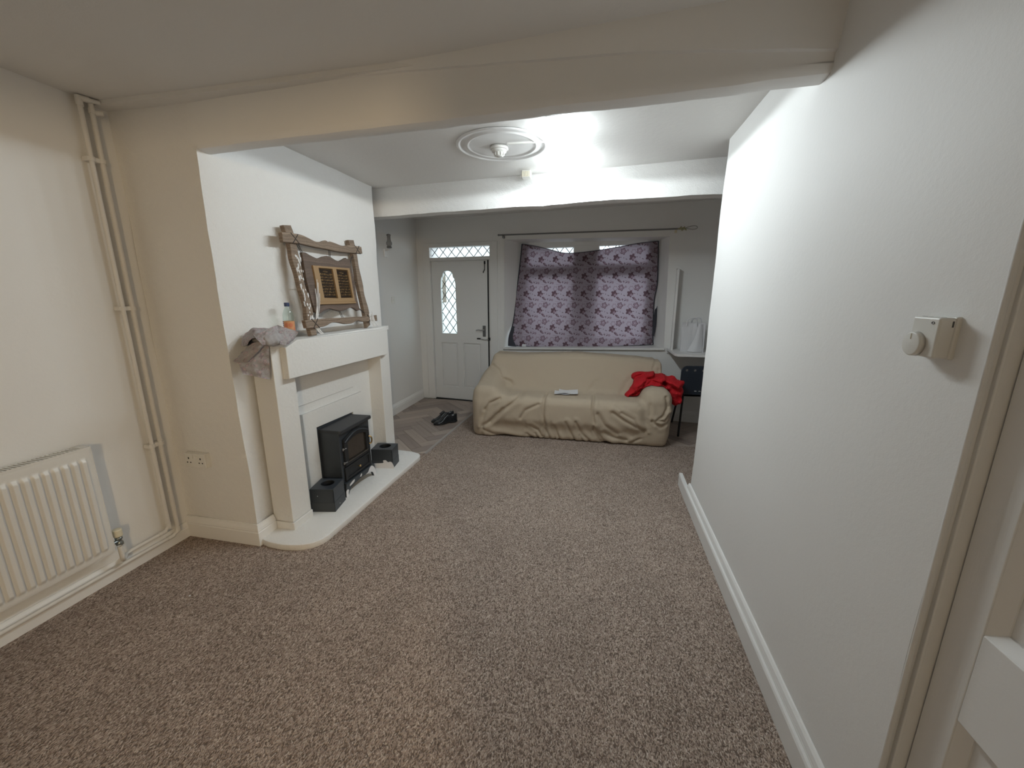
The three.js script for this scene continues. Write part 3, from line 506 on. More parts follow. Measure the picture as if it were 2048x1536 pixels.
// ---------------------------------------------------------------- heating: radiator, valve and pipes on the left wall
{
  const X = -2.36, z0 = -1.335, z1 = -0.37, y0 = 0.185, y1 = 0.755, R = thing('radiator', 'white ridged panel radiator on the left wall', 'radiator', [X, 0, (z0 + z1) / 2]);
  const zc = (z0 + z1) / 2, pitch = 0.0335, prof = [];
  const ribs = Math.floor((z1 - z0 - 0.05) / pitch);
  // front panel: height field of pressed ridges, flat at the rims
  const nz = ribs * 12 + 8, ny = 40, pos = [], idx = [], a0 = z0 + 0.024, a1 = a0 + ribs * pitch;
  const depth = (y, z) => { if (z < a0 || z > a1) return 0; const f = ((z - a0) / pitch) % 1, e = smooth(y0 + 0.028, y0 + 0.045, y) * smooth(y1 - 0.045, y1 - 0.062, y); return e * 0.0115 * smooth(0.04, 0.28, f) * smooth(0.96, 0.72, f); };
  for (let j = 0; j <= ny; j++) for (let i = 0; i <= nz; i++) { const e = j / ny, y = lerp(y0, y1, e < 0.2 ? e * 0.6 : e > 0.8 ? 1 - (1 - e) * 0.6 : lerp(0.12, 0.88, (e - 0.2) / 0.6)), z = i < 4 ? lerp(z0, a0, i / 4) : i > nz - 4 ? lerp(a1, z1, (i - nz + 4) / 4) : lerp(a0, a1, (i - 4) / (nz - 8)); pos.push(depth(y, z) - 0.003 * (1 - smooth(0, 0.012, Math.min(y - y0, y1 - y, z - z0, z1 - z))), y, z - zc); }
  for (let j = 0; j < ny; j++) for (let i = 0; i < nz; i++) { const a = j * (nz + 1) + i, b = a + nz + 1; idx.push(a, a + 1, b, b, a + 1, b + 1); }
  const g = new THREE.BufferGeometry(); g.setAttribute('position', new THREE.Float32BufferAttribute(pos, 3)); g.setIndex(idx); g.computeVertexNormals();
  const rm = std(lin(0.74, 0.725, 0.69), 0.35);
  mesh('front_panel', merge([g, box(-0.012, -0.0032, y0, y1, z0 - zc, z1 - zc)]), rm, R);
  mesh('back_panel', rbox(-0.074, -0.062, y0, y1, z0 - zc + 0.01, z1 - zc - 0.01, 0.003), rm, R);
  mesh('side_panel', rbox(-0.066, -0.002, y0 + 0.02, y1 + 0.004, z0 - zc - 0.003, z0 - zc + 0.0005, 0.001), rm, R); mesh('side_panel', rbox(-0.066, -0.002, y0 + 0.02, y1 + 0.004, z1 - zc - 0.0005, z1 - zc + 0.003, 0.001), rm, R);
  const top = [box(-0.006, 0.0005, y1 - 0.006, y1 + 0.005, z0 - zc, z1 - zc), box(-0.072, -0.064, y1 - 0.006, y1 + 0.005, z0 - zc, z1 - zc), box(-0.066, -0.004, y1 - 0.002, y1 + 0.005, z0 - zc, z0 - zc + 0.03)];
  for (let z = z0 - zc + 0.035; z < z1 - zc - 0.01; z += 0.0145) top.push(box(-0.066, -0.005, y1 - 0.002, y1 + 0.004, z, z + 0.0072));
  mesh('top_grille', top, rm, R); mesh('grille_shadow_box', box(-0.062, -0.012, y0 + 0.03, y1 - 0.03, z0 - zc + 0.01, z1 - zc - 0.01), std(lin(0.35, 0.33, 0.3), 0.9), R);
  for (const g of [box(-0.0855, -0.07, 0.3, 0.7, -0.35, -0.32), box(-0.0855, -0.07, 0.3, 0.7, 0.3, 0.33)]) mesh('wall_bracket', g, rm, R);
  const v = thing('radiator_valve', 'cream capped radiator valve with dull metal body at radiator foot', 'valve', [X - 0.03, 0.22, -1.375]);
  mesh('cap', lathe([[0, 0.064], [0.017, 0.064], [0.0195, 0.058], [0.0195, 0.028], [0.016, 0.022], [0, 0.022]], 16), M.cream, v);
  mesh('valve_body', merge([lathe([[0, 0.022], [0.012, 0.022], [0.016, 0.016], [0.016, 0.008], [0.011, 0.004], [0.011, -0.006], [0.016, -0.01], [0.016, -0.024], [0.01, -0.028], [0, -0.028]], 8), bar([0, -0.002, 0], [0, -0.002, 0.042], 0.0095, 8)]), std(lin(0.3, 0.33, 0.33), 0.35, { metalness: 0.9 }), v);
  const xw = -2.414;
  const p1 = thing('heating_pipe', 'upper white heating pipe dropping down the corner to radiator valve', 'pipe', [xw, 0, -1.63]);
  const bend = (pts) => tube(pts, 0.0105, 90, 10, 0.08), Z = -1.63;
  mesh('pipe_run', bend([[0.02, 2.372, -0.07], [0.004, 2.37, -0.012], [0, 2.355, 0], [0, 2.3, 0], [0, 1.0, 0], [0, 0.16, 0], [0, 0.125, 0.012], [0, 0.12, 0.05], [0, 0.119, 0.2], [0, 0.118, 0.225], [0.02, 0.1, 0.252], [0.045, 0.12, 0.269], [0.045, 0.15, 0.27], [0.045, 0.2, 0.27]]), M.pipe, p1);
  for (const g of [bar([0, 2.335, 0], [0, 2.378, 0], 0.014), bar([0, 2.368, 0.004], [0.008, 2.372, -0.035], 0.0135), bar([0, 0.13, -0.002], [0, 0.165, 0], 0.0125), bar([0, 0.12, 0.02], [0, 0.12, 0.06], 0.0125)]) mesh('elbow', g, M.pipe, p1);
  const p2 = thing('heating_pipe', 'lower white heating pipe nearer the corner running under the radiator', 'pipe', [xw, 0, -1.675]);
  mesh('pipe_run', bend([[0, 2.38, 0], [0, 2.3, 0], [0, 1.0, 0], [0, 0.11, 0], [0, 0.075, 0.014], [0, 0.07, 0.06], [0, 0.07, 0.6], [0, 0.068, 1.4]]), M.pipe, p2);
  for (const g of [bar([0, 2.318, 0], [0, 2.34, 0], 0.0135), bar([-0.004, 2.325, 0], [0.014, 2.33, -0.035], 0.0125), bar([0, 0.08, 0], [0, 0.115, 0], 0.0125), bar([0, 0.07, 0.03], [0, 0.07, 0.065], 0.0125)]) mesh('elbow', g, M.pipe, p2);
  const where = ['near the ceiling', 'at mid height', 'near the floor'];
  [2.108, 1.401, 0.643].forEach((y, i) => {
    const c = thing('pipe_clip', 'white double pipe clip holding both corner pipes ' + where[i], 'pipe clip', [xw, y, -1.652], 0, 'pipe clips on the corner pipes');
    mesh('saddle', merge([rbox(-0.034, 0.006, -0.011, 0.011, -0.042, 0.04, 0.003), bar([0, -0.01, 0.022], [0, 0.01, 0.022], 0.0155), bar([0, -0.01, -0.023], [0, 0.01, -0.023], 0.0155)]), M.pipe, c);
  });
}
{ // double socket on the end of the chimney breast
  const s = thing('wall_socket', 'white double wall socket low on chimney breast end', 'socket', [-2.277, 0.519, -1.772]);
  mesh('back_box', rbox(-0.075, 0.077, -0.045, 0.045, -0.003, 0.02, 0.003), M.plastic, s);
  const f = mesh('face_plate', rbox(-0.074, 0.074, -0.043, 0.043, 0.018, 0.032, 0.004), M.plastic, s);
  for (const x of [-0.042, 0.042]) mesh('pin_hole', merge([box(x - 0.004, x + 0.004, 0.008, 0.019, 0.0305, 0.0326), box(x - 0.0155, x - 0.0075, -0.016, -0.009, 0.0305, 0.0326), box(x + 0.0075, x + 0.0155, -0.016, -0.009, 0.0305, 0.0326)]), M.black, f);
  for (const x of [-0.014, 0.014]) mesh('rocker', rbox(x - 0.007, x + 0.007, 0.014, 0.034, 0.03, 0.037, 0.002), M.plastic, f);
}
{ // thermostat on the right wall
  const t = thing('thermostat', 'white boxed room thermostat with round dial', 'thermostat', [0.7, 1.385, -0.99]);
  const body = extrude(shapeOf([[-0.041, -0.04], [0.041, -0.04], [0.041, 0.04], [-0.041, 0.04]]), 0.036, 0.004).rotateY(-Math.PI / 2);
  mesh('back_plate', rbox(-0.008, 0.004, -0.043, 0.043, -0.038, 0.038, 0.004), M.plastic, t);
  mesh('case', rbox(-0.034, -0.005, -0.041, 0.041, -0.036, 0.036, 0.005), M.plastic, t);
  const k = mesh('dial', lathe([[0, 0.013], [0.0225, 0.012], [0.025, 0.009], [0.026, 0], [0, 0]], 40).rotateZ(Math.PI / 2).translate(-0.033, -0.016, -0.013), M.plastic, t);
  mesh('dial_mark', rbox(-0.0465, -0.0455, -0.006, 0.006, -0.0135, -0.0125, 0.0004), M.cream, k);
  mesh('vent_slot', Array.from({ length: 4 }, (_, i) => box(-0.022, -0.019, 0.0402, 0.0414, -0.03 + i * 0.016, -0.019 + i * 0.016)), std(lin(0.1, 0.1, 0.1), 0.8), t);
  mesh('side_slot', box(-0.013, -0.01, 0.022, 0.034, 0.0352, 0.0364), std(lin(0.1, 0.1, 0.1), 0.8), t);
  mesh('badge', new THREE.TorusGeometry(0.0034, 0.0009, 6, 14).scale(1, 0.7, 1).rotateY(Math.PI / 2).translate(-0.0342, 0.03, 0.02), std(lin(0.15, 0.16, 0.18), 0.6), t);
}
{ // hall wall: lamp and switch
  const l = thing('wall_lamp', 'small dark-capped glass wall lamp on hall wall beside chimney breast', 'wall lamp', [-2.45, 2.0, -4.42]);
  mesh('bracket', merge([rbox(0, 0.012, -0.1, -0.01, -0.03, 0.03, 0.004), bar([0.01, -0.03, 0], [0.06, -0.012, 0], 0.007)]), M.white, l);
  mesh('lamp_base', lathe([[0, 0], [0.026, 0], [0.03, 0.012], [0.022, 0.02], [0, 0.02]], 20).translate(0.06, 0, 0), M.dullSteel, l);
  mesh('glass_bowl', lathe([[0.02, 0.02], [0.034, 0.042], [0.034, 0.06], [0.024, 0.076], [0.02, 0.1], [0.02, 0.138]], 20).translate(0.06, 0, 0), new THREE.MeshPhysicalMaterial({ color: lin(0.55, 0.55, 0.55), transmission: 0.7, roughness: 0.2, thickness: 0 }), l);
  mesh('top_cap', lathe([[0.022, 0.134], [0.025, 0.138], [0.022, 0.15], [0, 0.156]], 20).translate(0.06, 0, 0), M.dullSteel, l);
  const s = thing('light_switch', 'flat white light switch on the hall wall', 'switch', [-2.45, 1.41, -4.54]);
  mesh('plate', rbox(0, 0.008, -0.04, 0.04, -0.04, 0.04, 0.003), M.plastic, s); mesh('rocker', rbox(0.007, 0.012, -0.012, 0.012, -0.006, 0.006, 0.002), M.plastic, s);
}
// ---------------------------------------------------------------- hearth and fire surround
{
  const e = [[-1.93, -1.772], [-1.86, -1.752], [-1.76, -1.745], [-1.67, -1.758], [-1.6, -1.79], [-1.562, -1.84], [-1.55, -1.9], [-1.545, -2.1], [-1.54, -2.5], [-1.53, -2.9], [-1.526, -3.1], [-1.535, -3.16], [-1.57, -3.2], [-1.65, -3.225], [-1.75, -3.235], [-1.93, -3.24]];
  const sp = new THREE.CatmullRomCurve3(e.map(([x, z]) => new THREE.Vector3(x, 0, z)), false, 'catmullrom', 0.4).getPoints(120).map((p) => [p.x + 0.0025 * noise(p.x * 20, p.z * 20, 1), p.z]);
  const h = thing('hearth', 'low white painted hearth slab with rounded front corners', 'hearth', [-1.75, 0, -2.5]);
  mesh('hearth_slab', wobble(metreUV(plan(sp.map(([x, z]) => [x + 1.75, z + 2.5]), 0.001, 0.0298, 0.006)), 0.0012, 9), M.textured, h);
  const S = thing('fire_surround', 'white painted fire surround with deep mantel beam', 'fireplace surround', [-1.79, 0.03, -2.54]);
  const wm = std(lin(0.77, 0.765, 0.745), 0.5, { bumpMap: repeated(plasterTex, 6), bumpScale: 0.0016 }), ox = 1.79, oz = 2.54, oy = -0.03;
  const loc = (g) => g.translate(ox, oy, oz);
  for (const [a, b] of [[-2.055, -1.893], [-3.195, -3.045]]) {
    const p = mesh('pilaster', metreUV(loc(rbox(-1.935, -1.797, 0.085, 1.185, a, b, 0.004))), wm, S);
    mesh('plinth', metreUV(loc(rbox(-1.935, -1.788, 0.0305, 0.084, a - 0.004, b + 0.006, 0.005))), wm, p);
  }
  mesh('back_panel', metreUV(loc(box(-1.935, -1.918, 0.0305, 1.15, -3.05, -2.05))), wm, S);
  mesh('mantel_beam', metreUV(loc(extrude(shapeOf([[1.962, 0.986], [3.078, 0.972], [3.11, 0.985], [3.115, 1.19], [2.06, 1.207], [1.962, 1.172]]), 0.16, 0.004).rotateY(Math.PI / 2).translate(-1.92, 0, 0))), wm, S);
  mesh('mantel_shelf', metreUV(loc(rbox(-1.935, -1.79, 1.172, 1.206, -3.205, -1.888, 0.004))), wm, S);
  const slip = mesh('slip_panel', metreUV(loc(extrude(shapeOf([[2.19, 0.031], [2.31, 0.031], [2.31, 0.56], [2.742, 0.548], [2.742, 0.031], [2.872, 0.031], [2.872, 0.682], [2.19, 0.688]]), 0.022, 0.003).rotateY(Math.PI / 2).translate(-1.92, 0, 0))), wm, S);
  mesh('mitre_bead', loc(merge([bar([-1.897, 0.686, -2.192], [-1.897, 0.562, -2.309], 0.0022, 6), box(-1.9, -1.896, 0.678, 0.69, -2.872, -2.19)])), wm, slip);
  mesh('dado_bead', loc(merge([bar([-1.918, 0.745, -2.06], [-1.918, 0.742, -2.8], 0.0025, 6)])), wm, S);
}
// ---------------------------------------------------------------- electric stove
const splash = (pts, depth = 0.002) => extrude(shapeOf(pts, [], true), depth);
{
  const S = thing('electric_stove', 'black electric stove with arched glass door and white paint marks', 'stove', [-1.74, 0.031, -2.52]);
  const W = 0.19, b = (x0, x1, y0, y1, z0, z1, r = 0.004) => rbox(x0, x1, y0, y1, z0, z1, r);
  mesh('stove_body', b(-0.165, -0.004, 0.085, 0.49, -W, W, 0.006), M.stove, S);
  mesh('back_plate', b(-0.174, -0.16, 0.03, 0.522, -W - 0.02, W + 0.02, 0.002), M.stove, S);
  mesh('top_plate', extrude(shapeOf([[-0.165, -0.195], [0.01, -0.2], [0.02, -0.19], [0.02, 0.19], [0.01, 0.2], [-0.165, 0.195]].map(([x, z]) => [x, z]), []), 0.016, 0.005).rotateX(-Math.PI / 2).translate(0, 0.488, 0), std(lin(0.03, 0.033, 0.038), 0.5), S);
  // front faces +x: shapes drawn in (-z, y) and pushed forward
  const front = (pts, holes, depth, x, bev = 0.002) => extrude(shapeOf(pts, holes), depth, bev).rotateY(Math.PI / 2).translate(x, 0, 0);
  const arch = (w, y0, y1, rise) => [[-w, y0], [w, y0], [w, y1], ...Array.from({ length: 13 }, (_, i) => { const a = i / 12, x = w - 2 * w * a; return [x, y1 + rise * Math.sin(Math.PI * a)]; }), [-w, y1]];
  const door = mesh('stove_door', front(arch(0.158, 0.225, 0.43, 0.035), [arch(0.118, 0.25, 0.395, 0.022)], 0.014, -0.004), M.stoveDark, S);
  mesh('door_glass', front(arch(0.12, 0.248, 0.397, 0.022), [], 0.003, -0.003, 0), M.blackGlass, door);
  mesh('arch_moulding', tube(Array.from({ length: 17 }, (_, i) => [0.012, 0.405 + 0.045 * Math.sin(Math.PI * i / 16), 0.15 - 0.3 * i / 16]), 0.006, 40), M.stove, door);
  mesh('door_rim', tube([[0.012, 0.255, 0.121], [0.012, 0.25, 0.116], [0.012, 0.249, -0.116], [0.012, 0.255, -0.121]], 0.003, 30), std(lin(0.16, 0.14, 0.11), 0.35, { metalness: 0.6 }), door);
  for (const y of [0.36, 0.255]) mesh('hinge', merge([bar([0.006, y - 0.008, 0.168], [0.006, y + 0.008, 0.168], 0.006), bar([0.006, y, 0.166], [0.012, y, 0.14], 0.004)]), std(lin(0.32, 0.32, 0.32), 0.4, { metalness: 0.7 }), door);
  mesh('door_handle', tube([[0.014, 0.352, -0.148], [0.028, 0.345, -0.156], [0.032, 0.32, -0.16], [0.026, 0.295, -0.158], [0.014, 0.288, -0.15]], 0.006, 20), M.brass, door);
  const dr = mesh('drawer_front', merge([front([[-0.165, 0.115], [0.165, 0.115], [0.165, 0.215], [-0.165, 0.215]], [[[-0.14, 0.132], [0.14, 0.132], [0.14, 0.2], [-0.14, 0.2]]], 0.01, -0.004), box(-0.006, 0.0005, 0.12, 0.21, -0.15, 0.15)]), M.stoveDark, S);
  mesh('knob', lathe([[0, 0.022], [0.007, 0.02], [0.0095, 0.014], [0.006, 0.006], [0.005, 0]], 20).rotateZ(-Math.PI / 2).translate(0.004, 0.166, 0.0), M.brass, dr);
  mesh('skirt', front([[-0.2, 0], [-0.172, 0], [-0.15, 0.045], [-0.1, 0.062], [0, 0.07], [0.1, 0.062], [0.15, 0.045], [0.172, 0], [0.2, 0], [0.196, 0.05], [0.186, 0.105], [-0.186, 0.105], [-0.196, 0.05]], [], 0.014, 0.004), M.stove, S);
  for (const g of [b(-0.15, -0.12, 0, 0.09, -0.18, -0.15), b(-0.15, -0.12, 0, 0.09, 0.15, 0.18)]) mesh('rear_leg', g, M.stoveDark, S);
  const wp = M.paper, f = (pts) => splash(pts).rotateY(Math.PI / 2).translate(0.0205, 0, 0);
  mesh('paint_mark', f([[-0.2, 0.001], [-0.172, 0.002], [-0.174, 0.028], [-0.168, 0.05], [-0.182, 0.058], [-0.197, 0.05], [-0.2, 0.02]]), wp, S);
  mesh('paint_mark', f([[-0.152, 0.07], [-0.1, 0.08], [-0.09, 0.096], [-0.12, 0.093], [-0.15, 0.082]]), wp, S);
  mesh('paint_mark', f([[-0.02, 0.084], [-0.004, 0.1], [0.006, 0.097], [0.004, 0.086], [-0.008, 0.08]]), wp, S);
  mesh('paint_mark', f([[0.06, 0.07], [0.09, 0.072], [0.12, 0.098], [0.15, 0.1], [0.186, 0.062], [0.2, 0.002], [0.174, 0.002], [0.15, 0.046], [0.1, 0.063]]), wp, S);
}
{ // two black cubes with a round hole on the hearth
  function cube(name, label, at, turn, w, d, h) {
    const c = thing(name, label, 'box', at, turn), t = 0.008;
    const hole = ring(0, 0.012, w * 0.27, 32);
    mesh('lid', extrude(shapeOf([[-w / 2, -d / 2], [w / 2, -d / 2], [w / 2, d / 2], [-w / 2, d / 2]], [hole]), 0.012, 0.0025).rotateX(-Math.PI / 2).translate(0, h - 0.012, 0), M.stove, c);
    mesh('side', merge([rbox(-w / 2, w / 2, 0, h - 0.009, d / 2 - t, d / 2, 0.002), rbox(-w / 2, w / 2, 0, h - 0.009, -d / 2, -d / 2 + t, 0.002), rbox(-w / 2, -w / 2 + t, 0, h - 0.009, -d / 2, d / 2, 0.002), rbox(w / 2 - t, w / 2, 0, h - 0.009, -d / 2, d / 2, 0.002), box(-w / 2 + 0.004, w / 2 - 0.004, 0, 0.01, -d / 2 + 0.004, d / 2 - 0.004)]), M.stove, c);
    mesh('lower_band', merge([rbox(-w / 2 - 0.0015, w / 2 + 0.0015, 0, h * 0.42, d / 2 - 0.002, d / 2 + 0.0015, 0.001), rbox(w / 2 - 0.002, w / 2 + 0.0015, 0, h * 0.42, -d / 2, d / 2 + 0.0015, 0.001)]), std(lin(0.045, 0.052, 0.06), 0.5), c);
    mesh('hole_lining', new THREE.CylinderGeometry(w * 0.268, w * 0.268, 0.05, 32, 1, true).translate(0, h - 0.027, -0.012), M.stoveDark, c);
    return c;
  }
  const a = cube('hearth_cube', 'black cube with round top hole, left of the stove', [-1.771, 0.031, -2.196], 0.2, 0.16, 0.165, 0.168);
  mesh('screw', new THREE.SphereGeometry(0.0035, 10, 8).translate(0.081, 0.03, 0.01), M.steel, a); mesh('screw', new THREE.SphereGeometry(0.003, 10, 8).translate(-0.03, 0.12, 0.083), M.steel, a);
  const b = cube('hearth_cube', 'black cube with white paint patch, right of the stove', [-1.735, 0.031, -2.905], 0.16, 0.18, 0.15, 0.17);
  mesh('paint_mark', splash([[-0.075, 0.002], [0.086, 0.002], [0.088, 0.05], [0.07, 0.066], [0.05, 0.062], [0.03, 0.078], [0.008, 0.074], [0.006, 0.054], [-0.07, 0.048]]).translate(0, 0, 0.076), M.paper, b);
}

// ---------------------------------------------------------------- rustic framed plaque leaning on the mantel
{
  const woodA = woodTexture([158, 140, 122], [84, 70, 59], 26), woodB = woodTexture([118, 101, 90], [76, 65, 58], 20);
  const post = std(0xffffff, 0.75, { map: repeated(woodA, 3) }), board = std(0xffffff, 0.7, { map: repeated(woodB, 2) }), tan = std(lin(0.33, 0.215, 0.11), 0.55), cord = std(lin(0.06, 0.05, 0.045), 0.9), film = std(lin(0.78, 0.78, 0.78), 0.35);
  const F = thing('plaque_frame', 'rustic dark wood frame of crossed bars holding a tied script plaque', 'framed plaque', [-1.835, 1.2085, -2.57]);
  const t = V([-0.075, 0.66, 0]).normalize(), s = new THREE.Vector3(0, 0, -1); F.quaternion.setFromRotationMatrix(new THREE.Matrix4().makeBasis(s, t, new THREE.Vector3().crossVectors(s, t)));
  const C = 2.57, sh = (pts, depth, z, bev = 0.004) => metreUV(extrude(shapeOf(pts.map(([a, b]) => [a - C, b])), depth, bev).translate(0, 0, z));
  const wave = (pts, n = 8) => new THREE.SplineCurve(pts.map(([a, b]) => new THREE.Vector2(a, b))).getPoints(pts.length * n).map((p) => [p.x, p.y]);
  mesh('upright', sh([...wave([[2.252, 0], [2.243, 0.11], [2.256, 0.2], [2.24, 0.3], [2.236, 0.39], [2.222, 0.48], [2.228, 0.56], [2.208, 0.676]]), ...wave([[2.272, 0.685], [2.286, 0.62], [2.287, 0.52], [2.292, 0.42], [2.286, 0.33], [2.306, 0.24], [2.312, 0.16], [2.304, 0.1], [2.304, 0]])], 0.024, 0.001), post, F);
  mesh('upright', sh([...wave([[2.9, 0.0], [2.902, 0.127], [2.893, 0.25], [2.885, 0.358], [2.89, 0.45], [2.891, 0.554], [2.862, 0.673]]), ...wave([[2.932, 0.68], [2.942, 0.56], [2.938, 0.47], [2.95, 0.35], [2.946, 0.26], [2.968, 0.143], [2.956, 0.06], [2.95, 0.02]])], 0.024, 0.001), post, F);
  mesh('crossbar', sh([...wave([[2.152, 0.569], [2.3, 0.575], [2.43, 0.57], [2.559, 0.569], [2.7, 0.566], [2.988, 0.581]]), ...wave([[2.989, 0.633], [2.845, 0.63], [2.738, 0.614], [2.66, 0.622], [2.609, 0.627], [2.58, 0.622], [2.552, 0.628], [2.5, 0.612], [2.445, 0.608], [2.38, 0.622], [2.31, 0.633], [2.157, 0.626]])], 0.02, 0.026), post, F);
  mesh('crossbar', sh([...wave([[2.197, 0.052], [2.3, 0.048], [2.38, 0.052], [2.455, 0.07], [2.53, 0.066], [2.606, 0.051], [2.68, 0.05], [2.76, 0.066], [2.85, 0.052], [3.034, 0.047]]), ...wave([[3.039, 0.094], [2.9, 0.092], [2.7, 0.096], [2.576, 0.098], [2.4, 0.102], [2.194, 0.102]])], 0.02, 0.026), post, F);
  const b = mesh('hanging_board', sh([...wave([[2.328, 0.53], [2.36, 0.532], [2.397, 0.52], [2.46, 0.505], [2.5, 0.512], [2.536, 0.524], [2.58, 0.53], [2.612, 0.526], [2.66, 0.51], [2.703, 0.506], [2.75, 0.52], [2.792, 0.536], [2.805, 0.53], [2.839, 0.532]]), ...wave([[2.846, 0.45], [2.85, 0.357], [2.842, 0.25], [2.852, 0.145]]), ...wave([[2.82, 0.14], [2.758, 0.166], [2.7, 0.16], [2.65, 0.15], [2.6, 0.146], [2.54, 0.158], [2.492, 0.166], [2.43, 0.156], [2.379, 0.138], [2.337, 0.15]]), ...wave([[2.325, 0.24], [2.318, 0.342], [2.322, 0.44]])], 0.014, 0.006), board, F);
  const q = mesh('plaque', metreUV(extrude(shapeOf([[2.39, 0.21], [2.79, 0.212], [2.796, 0.458], [2.39, 0.452]].map(([a, c]) => [a - C, c]), [[[2.442, 0.24], [2.442, 0.438], [2.59, 0.44], [2.59, 0.236]].map(([a, c]) => [a - C, c]), [[2.624, 0.238], [2.632, 0.441], [2.771, 0.441], [2.771, 0.238]].map(([a, c]) => [a - C, c])]), 0.012, 0.003).translate(0, 0, 0.022)), tan, F);
  mesh('plaque_ledge', rbox(2.385 - C, 2.8 - C, 0.196, 0.212, 0.021, 0.036, 0.003), tan, q);
  const script = std(0xffffff, 0.4, { map: verseTexture(), metalness: 0.35 });
  for (const [a, c] of [[2.44, 2.592], [2.622, 2.773]]) { const g = new THREE.PlaneGeometry(c - a, 0.205, 1, 1); const bx = new THREE.BoxGeometry(c - a, 0.205, 0.003); mesh('script_page', bx.translate((a + c) / 2 - C, 0.339, 0.0245), script, q); }
  const tie = (a, c, n = 2) => Array.from({ length: n }, (_, i) => bar([a[0] - C + i * 0.016, a[1], 0.026], [c[0] - C + i * 0.012, c[1], 0.016], 0.0022, 6));
  for (const [a, c] of [[[2.6, 0.585], [2.604, 0.515]], [[2.605, 0.09], [2.59, 0.165]], [[2.29, 0.575], [2.335, 0.515]], [[2.3, 0.1], [2.35, 0.16]], [[2.91, 0.11], [2.84, 0.16]], [[2.9, 0.57], [2.835, 0.515]]]) for (const g of tie(a, c)) mesh('cord', g, cord, F);
  for (const g of [bar([2.24 - C, 0.335, 0.015], [2.33 - C, 0.335, 0.013], 0.0025, 6), bar([2.84 - C, 0.358, 0.013], [2.9 - C, 0.358, 0.013], 0.003, 6)]) mesh('cord', g, cord, F);
  for (const [x, y] of [[2.26, 0.6], [2.925, 0.605], [2.285, 0.075], [2.93, 0.07]]) mesh('lashing', merge([bar([x - C - 0.03, y - 0.03, 0.05], [x - C + 0.03, y + 0.03, 0.05], 0.003, 6), bar([x - C + 0.03, y - 0.03, 0.05], [x - C - 0.03, y + 0.03, 0.05], 0.003, 6)]), cord, F);
  // shreds of clear film left on the left upright and at the feet
  const shred = (pts, z) => extrude(shapeOf(pts.map(([a, c]) => [a - C, c]), [], true), 0.0012).translate(0, 0, z), list = [];
  for (let i = 0; i < 46; i++) { const y = rr(0.06, 0.5), x = lerp(2.268, 2.262, y) + rr(-0.026, 0.03), w = rr(0.003, 0.008), L = rr(0.012, 0.04); list.push(shred([[x, y], [x + w, y + L * 0.4], [x + w * 0.4, y + L], [x - w * 0.8, y + L * 0.7], [x - w * 0.5, y + L * 0.3]], 0.0295)); }
  mesh('torn_film', list, film, F);
  const strands = []; for (const [a, c] of [[[2.3, 0.1], [2.4, 0.36]], [[2.31, 0.1], [2.405, 0.34]], [[2.32, 0.11], [2.4, 0.27]], [[2.315, 0.12], [2.365, 0.3]]]) strands.push(tube([[a[0] - C, a[1], 0.046], [(a[0] + c[0]) / 2 - C + 0.008, (a[1] + c[1]) / 2, 0.042], [c[0] - C, c[1], 0.037]], 0.0024, 14, 5));
  for (let i = 0; i < 7; i++) { const x = 2.93 + rr(-0.03, 0.05); strands.push(tube([[x - C, rr(0.09, 0.13), 0.05], [x - C + rr(-0.015, 0.02), 0.05, 0.054], [x - C + rr(0, 0.06), 0.004, 0.06]], 0.003, 10, 5)); }
  for (let i = 0; i < 5; i++) { const x = 2.29 + rr(-0.01, 0.04); strands.push(tube([[x - C, rr(0.05, 0.09), 0.03], [x - C + rr(-0.01, 0.02), 0.03, 0.034], [x - C + rr(0, 0.04), 0.004, 0.045]], 0.003, 10, 5)); }
  mesh('torn_film', strands, film, F);
}
{ // bottle beside it
  const b = thing('drink_bottle', 'clear plastic drink bottle with dark blue cap and orange label', 'bottle', [-1.865, 1.2075, -2.135]);
  const clear = new THREE.MeshPhysicalMaterial({ color: lin(0.9, 0.96, 0.94), roughness: 0.06, transmission: 1, thickness: 0, ior: 1.45 });
  mesh('bottle_body', lathe([[0, 0.003], [0.026, 0.002], [0.031, 0.01], [0.031, 0.1], [0.032, 0.125], [0.029, 0.15], [0.02, 0.174], [0.0125, 0.188], [0.0122, 0.2]], 36), clear, b);
  mesh('label', new THREE.CylinderGeometry(0.0318, 0.0318, 0.075, 36, 1, true).rotateY(0.5).translate(0, 0.068, 0), std(0xffffff, 0.5, { map: bottleLabel(), side: THREE.DoubleSide }), b);
  mesh('cap', lathe([[0.0135, 0.194], [0.0145, 0.196], [0.0145, 0.214], [0.013, 0.217], [0, 0.217]], 24), std(lin(0.03, 0.05, 0.13), 0.45), b);
}
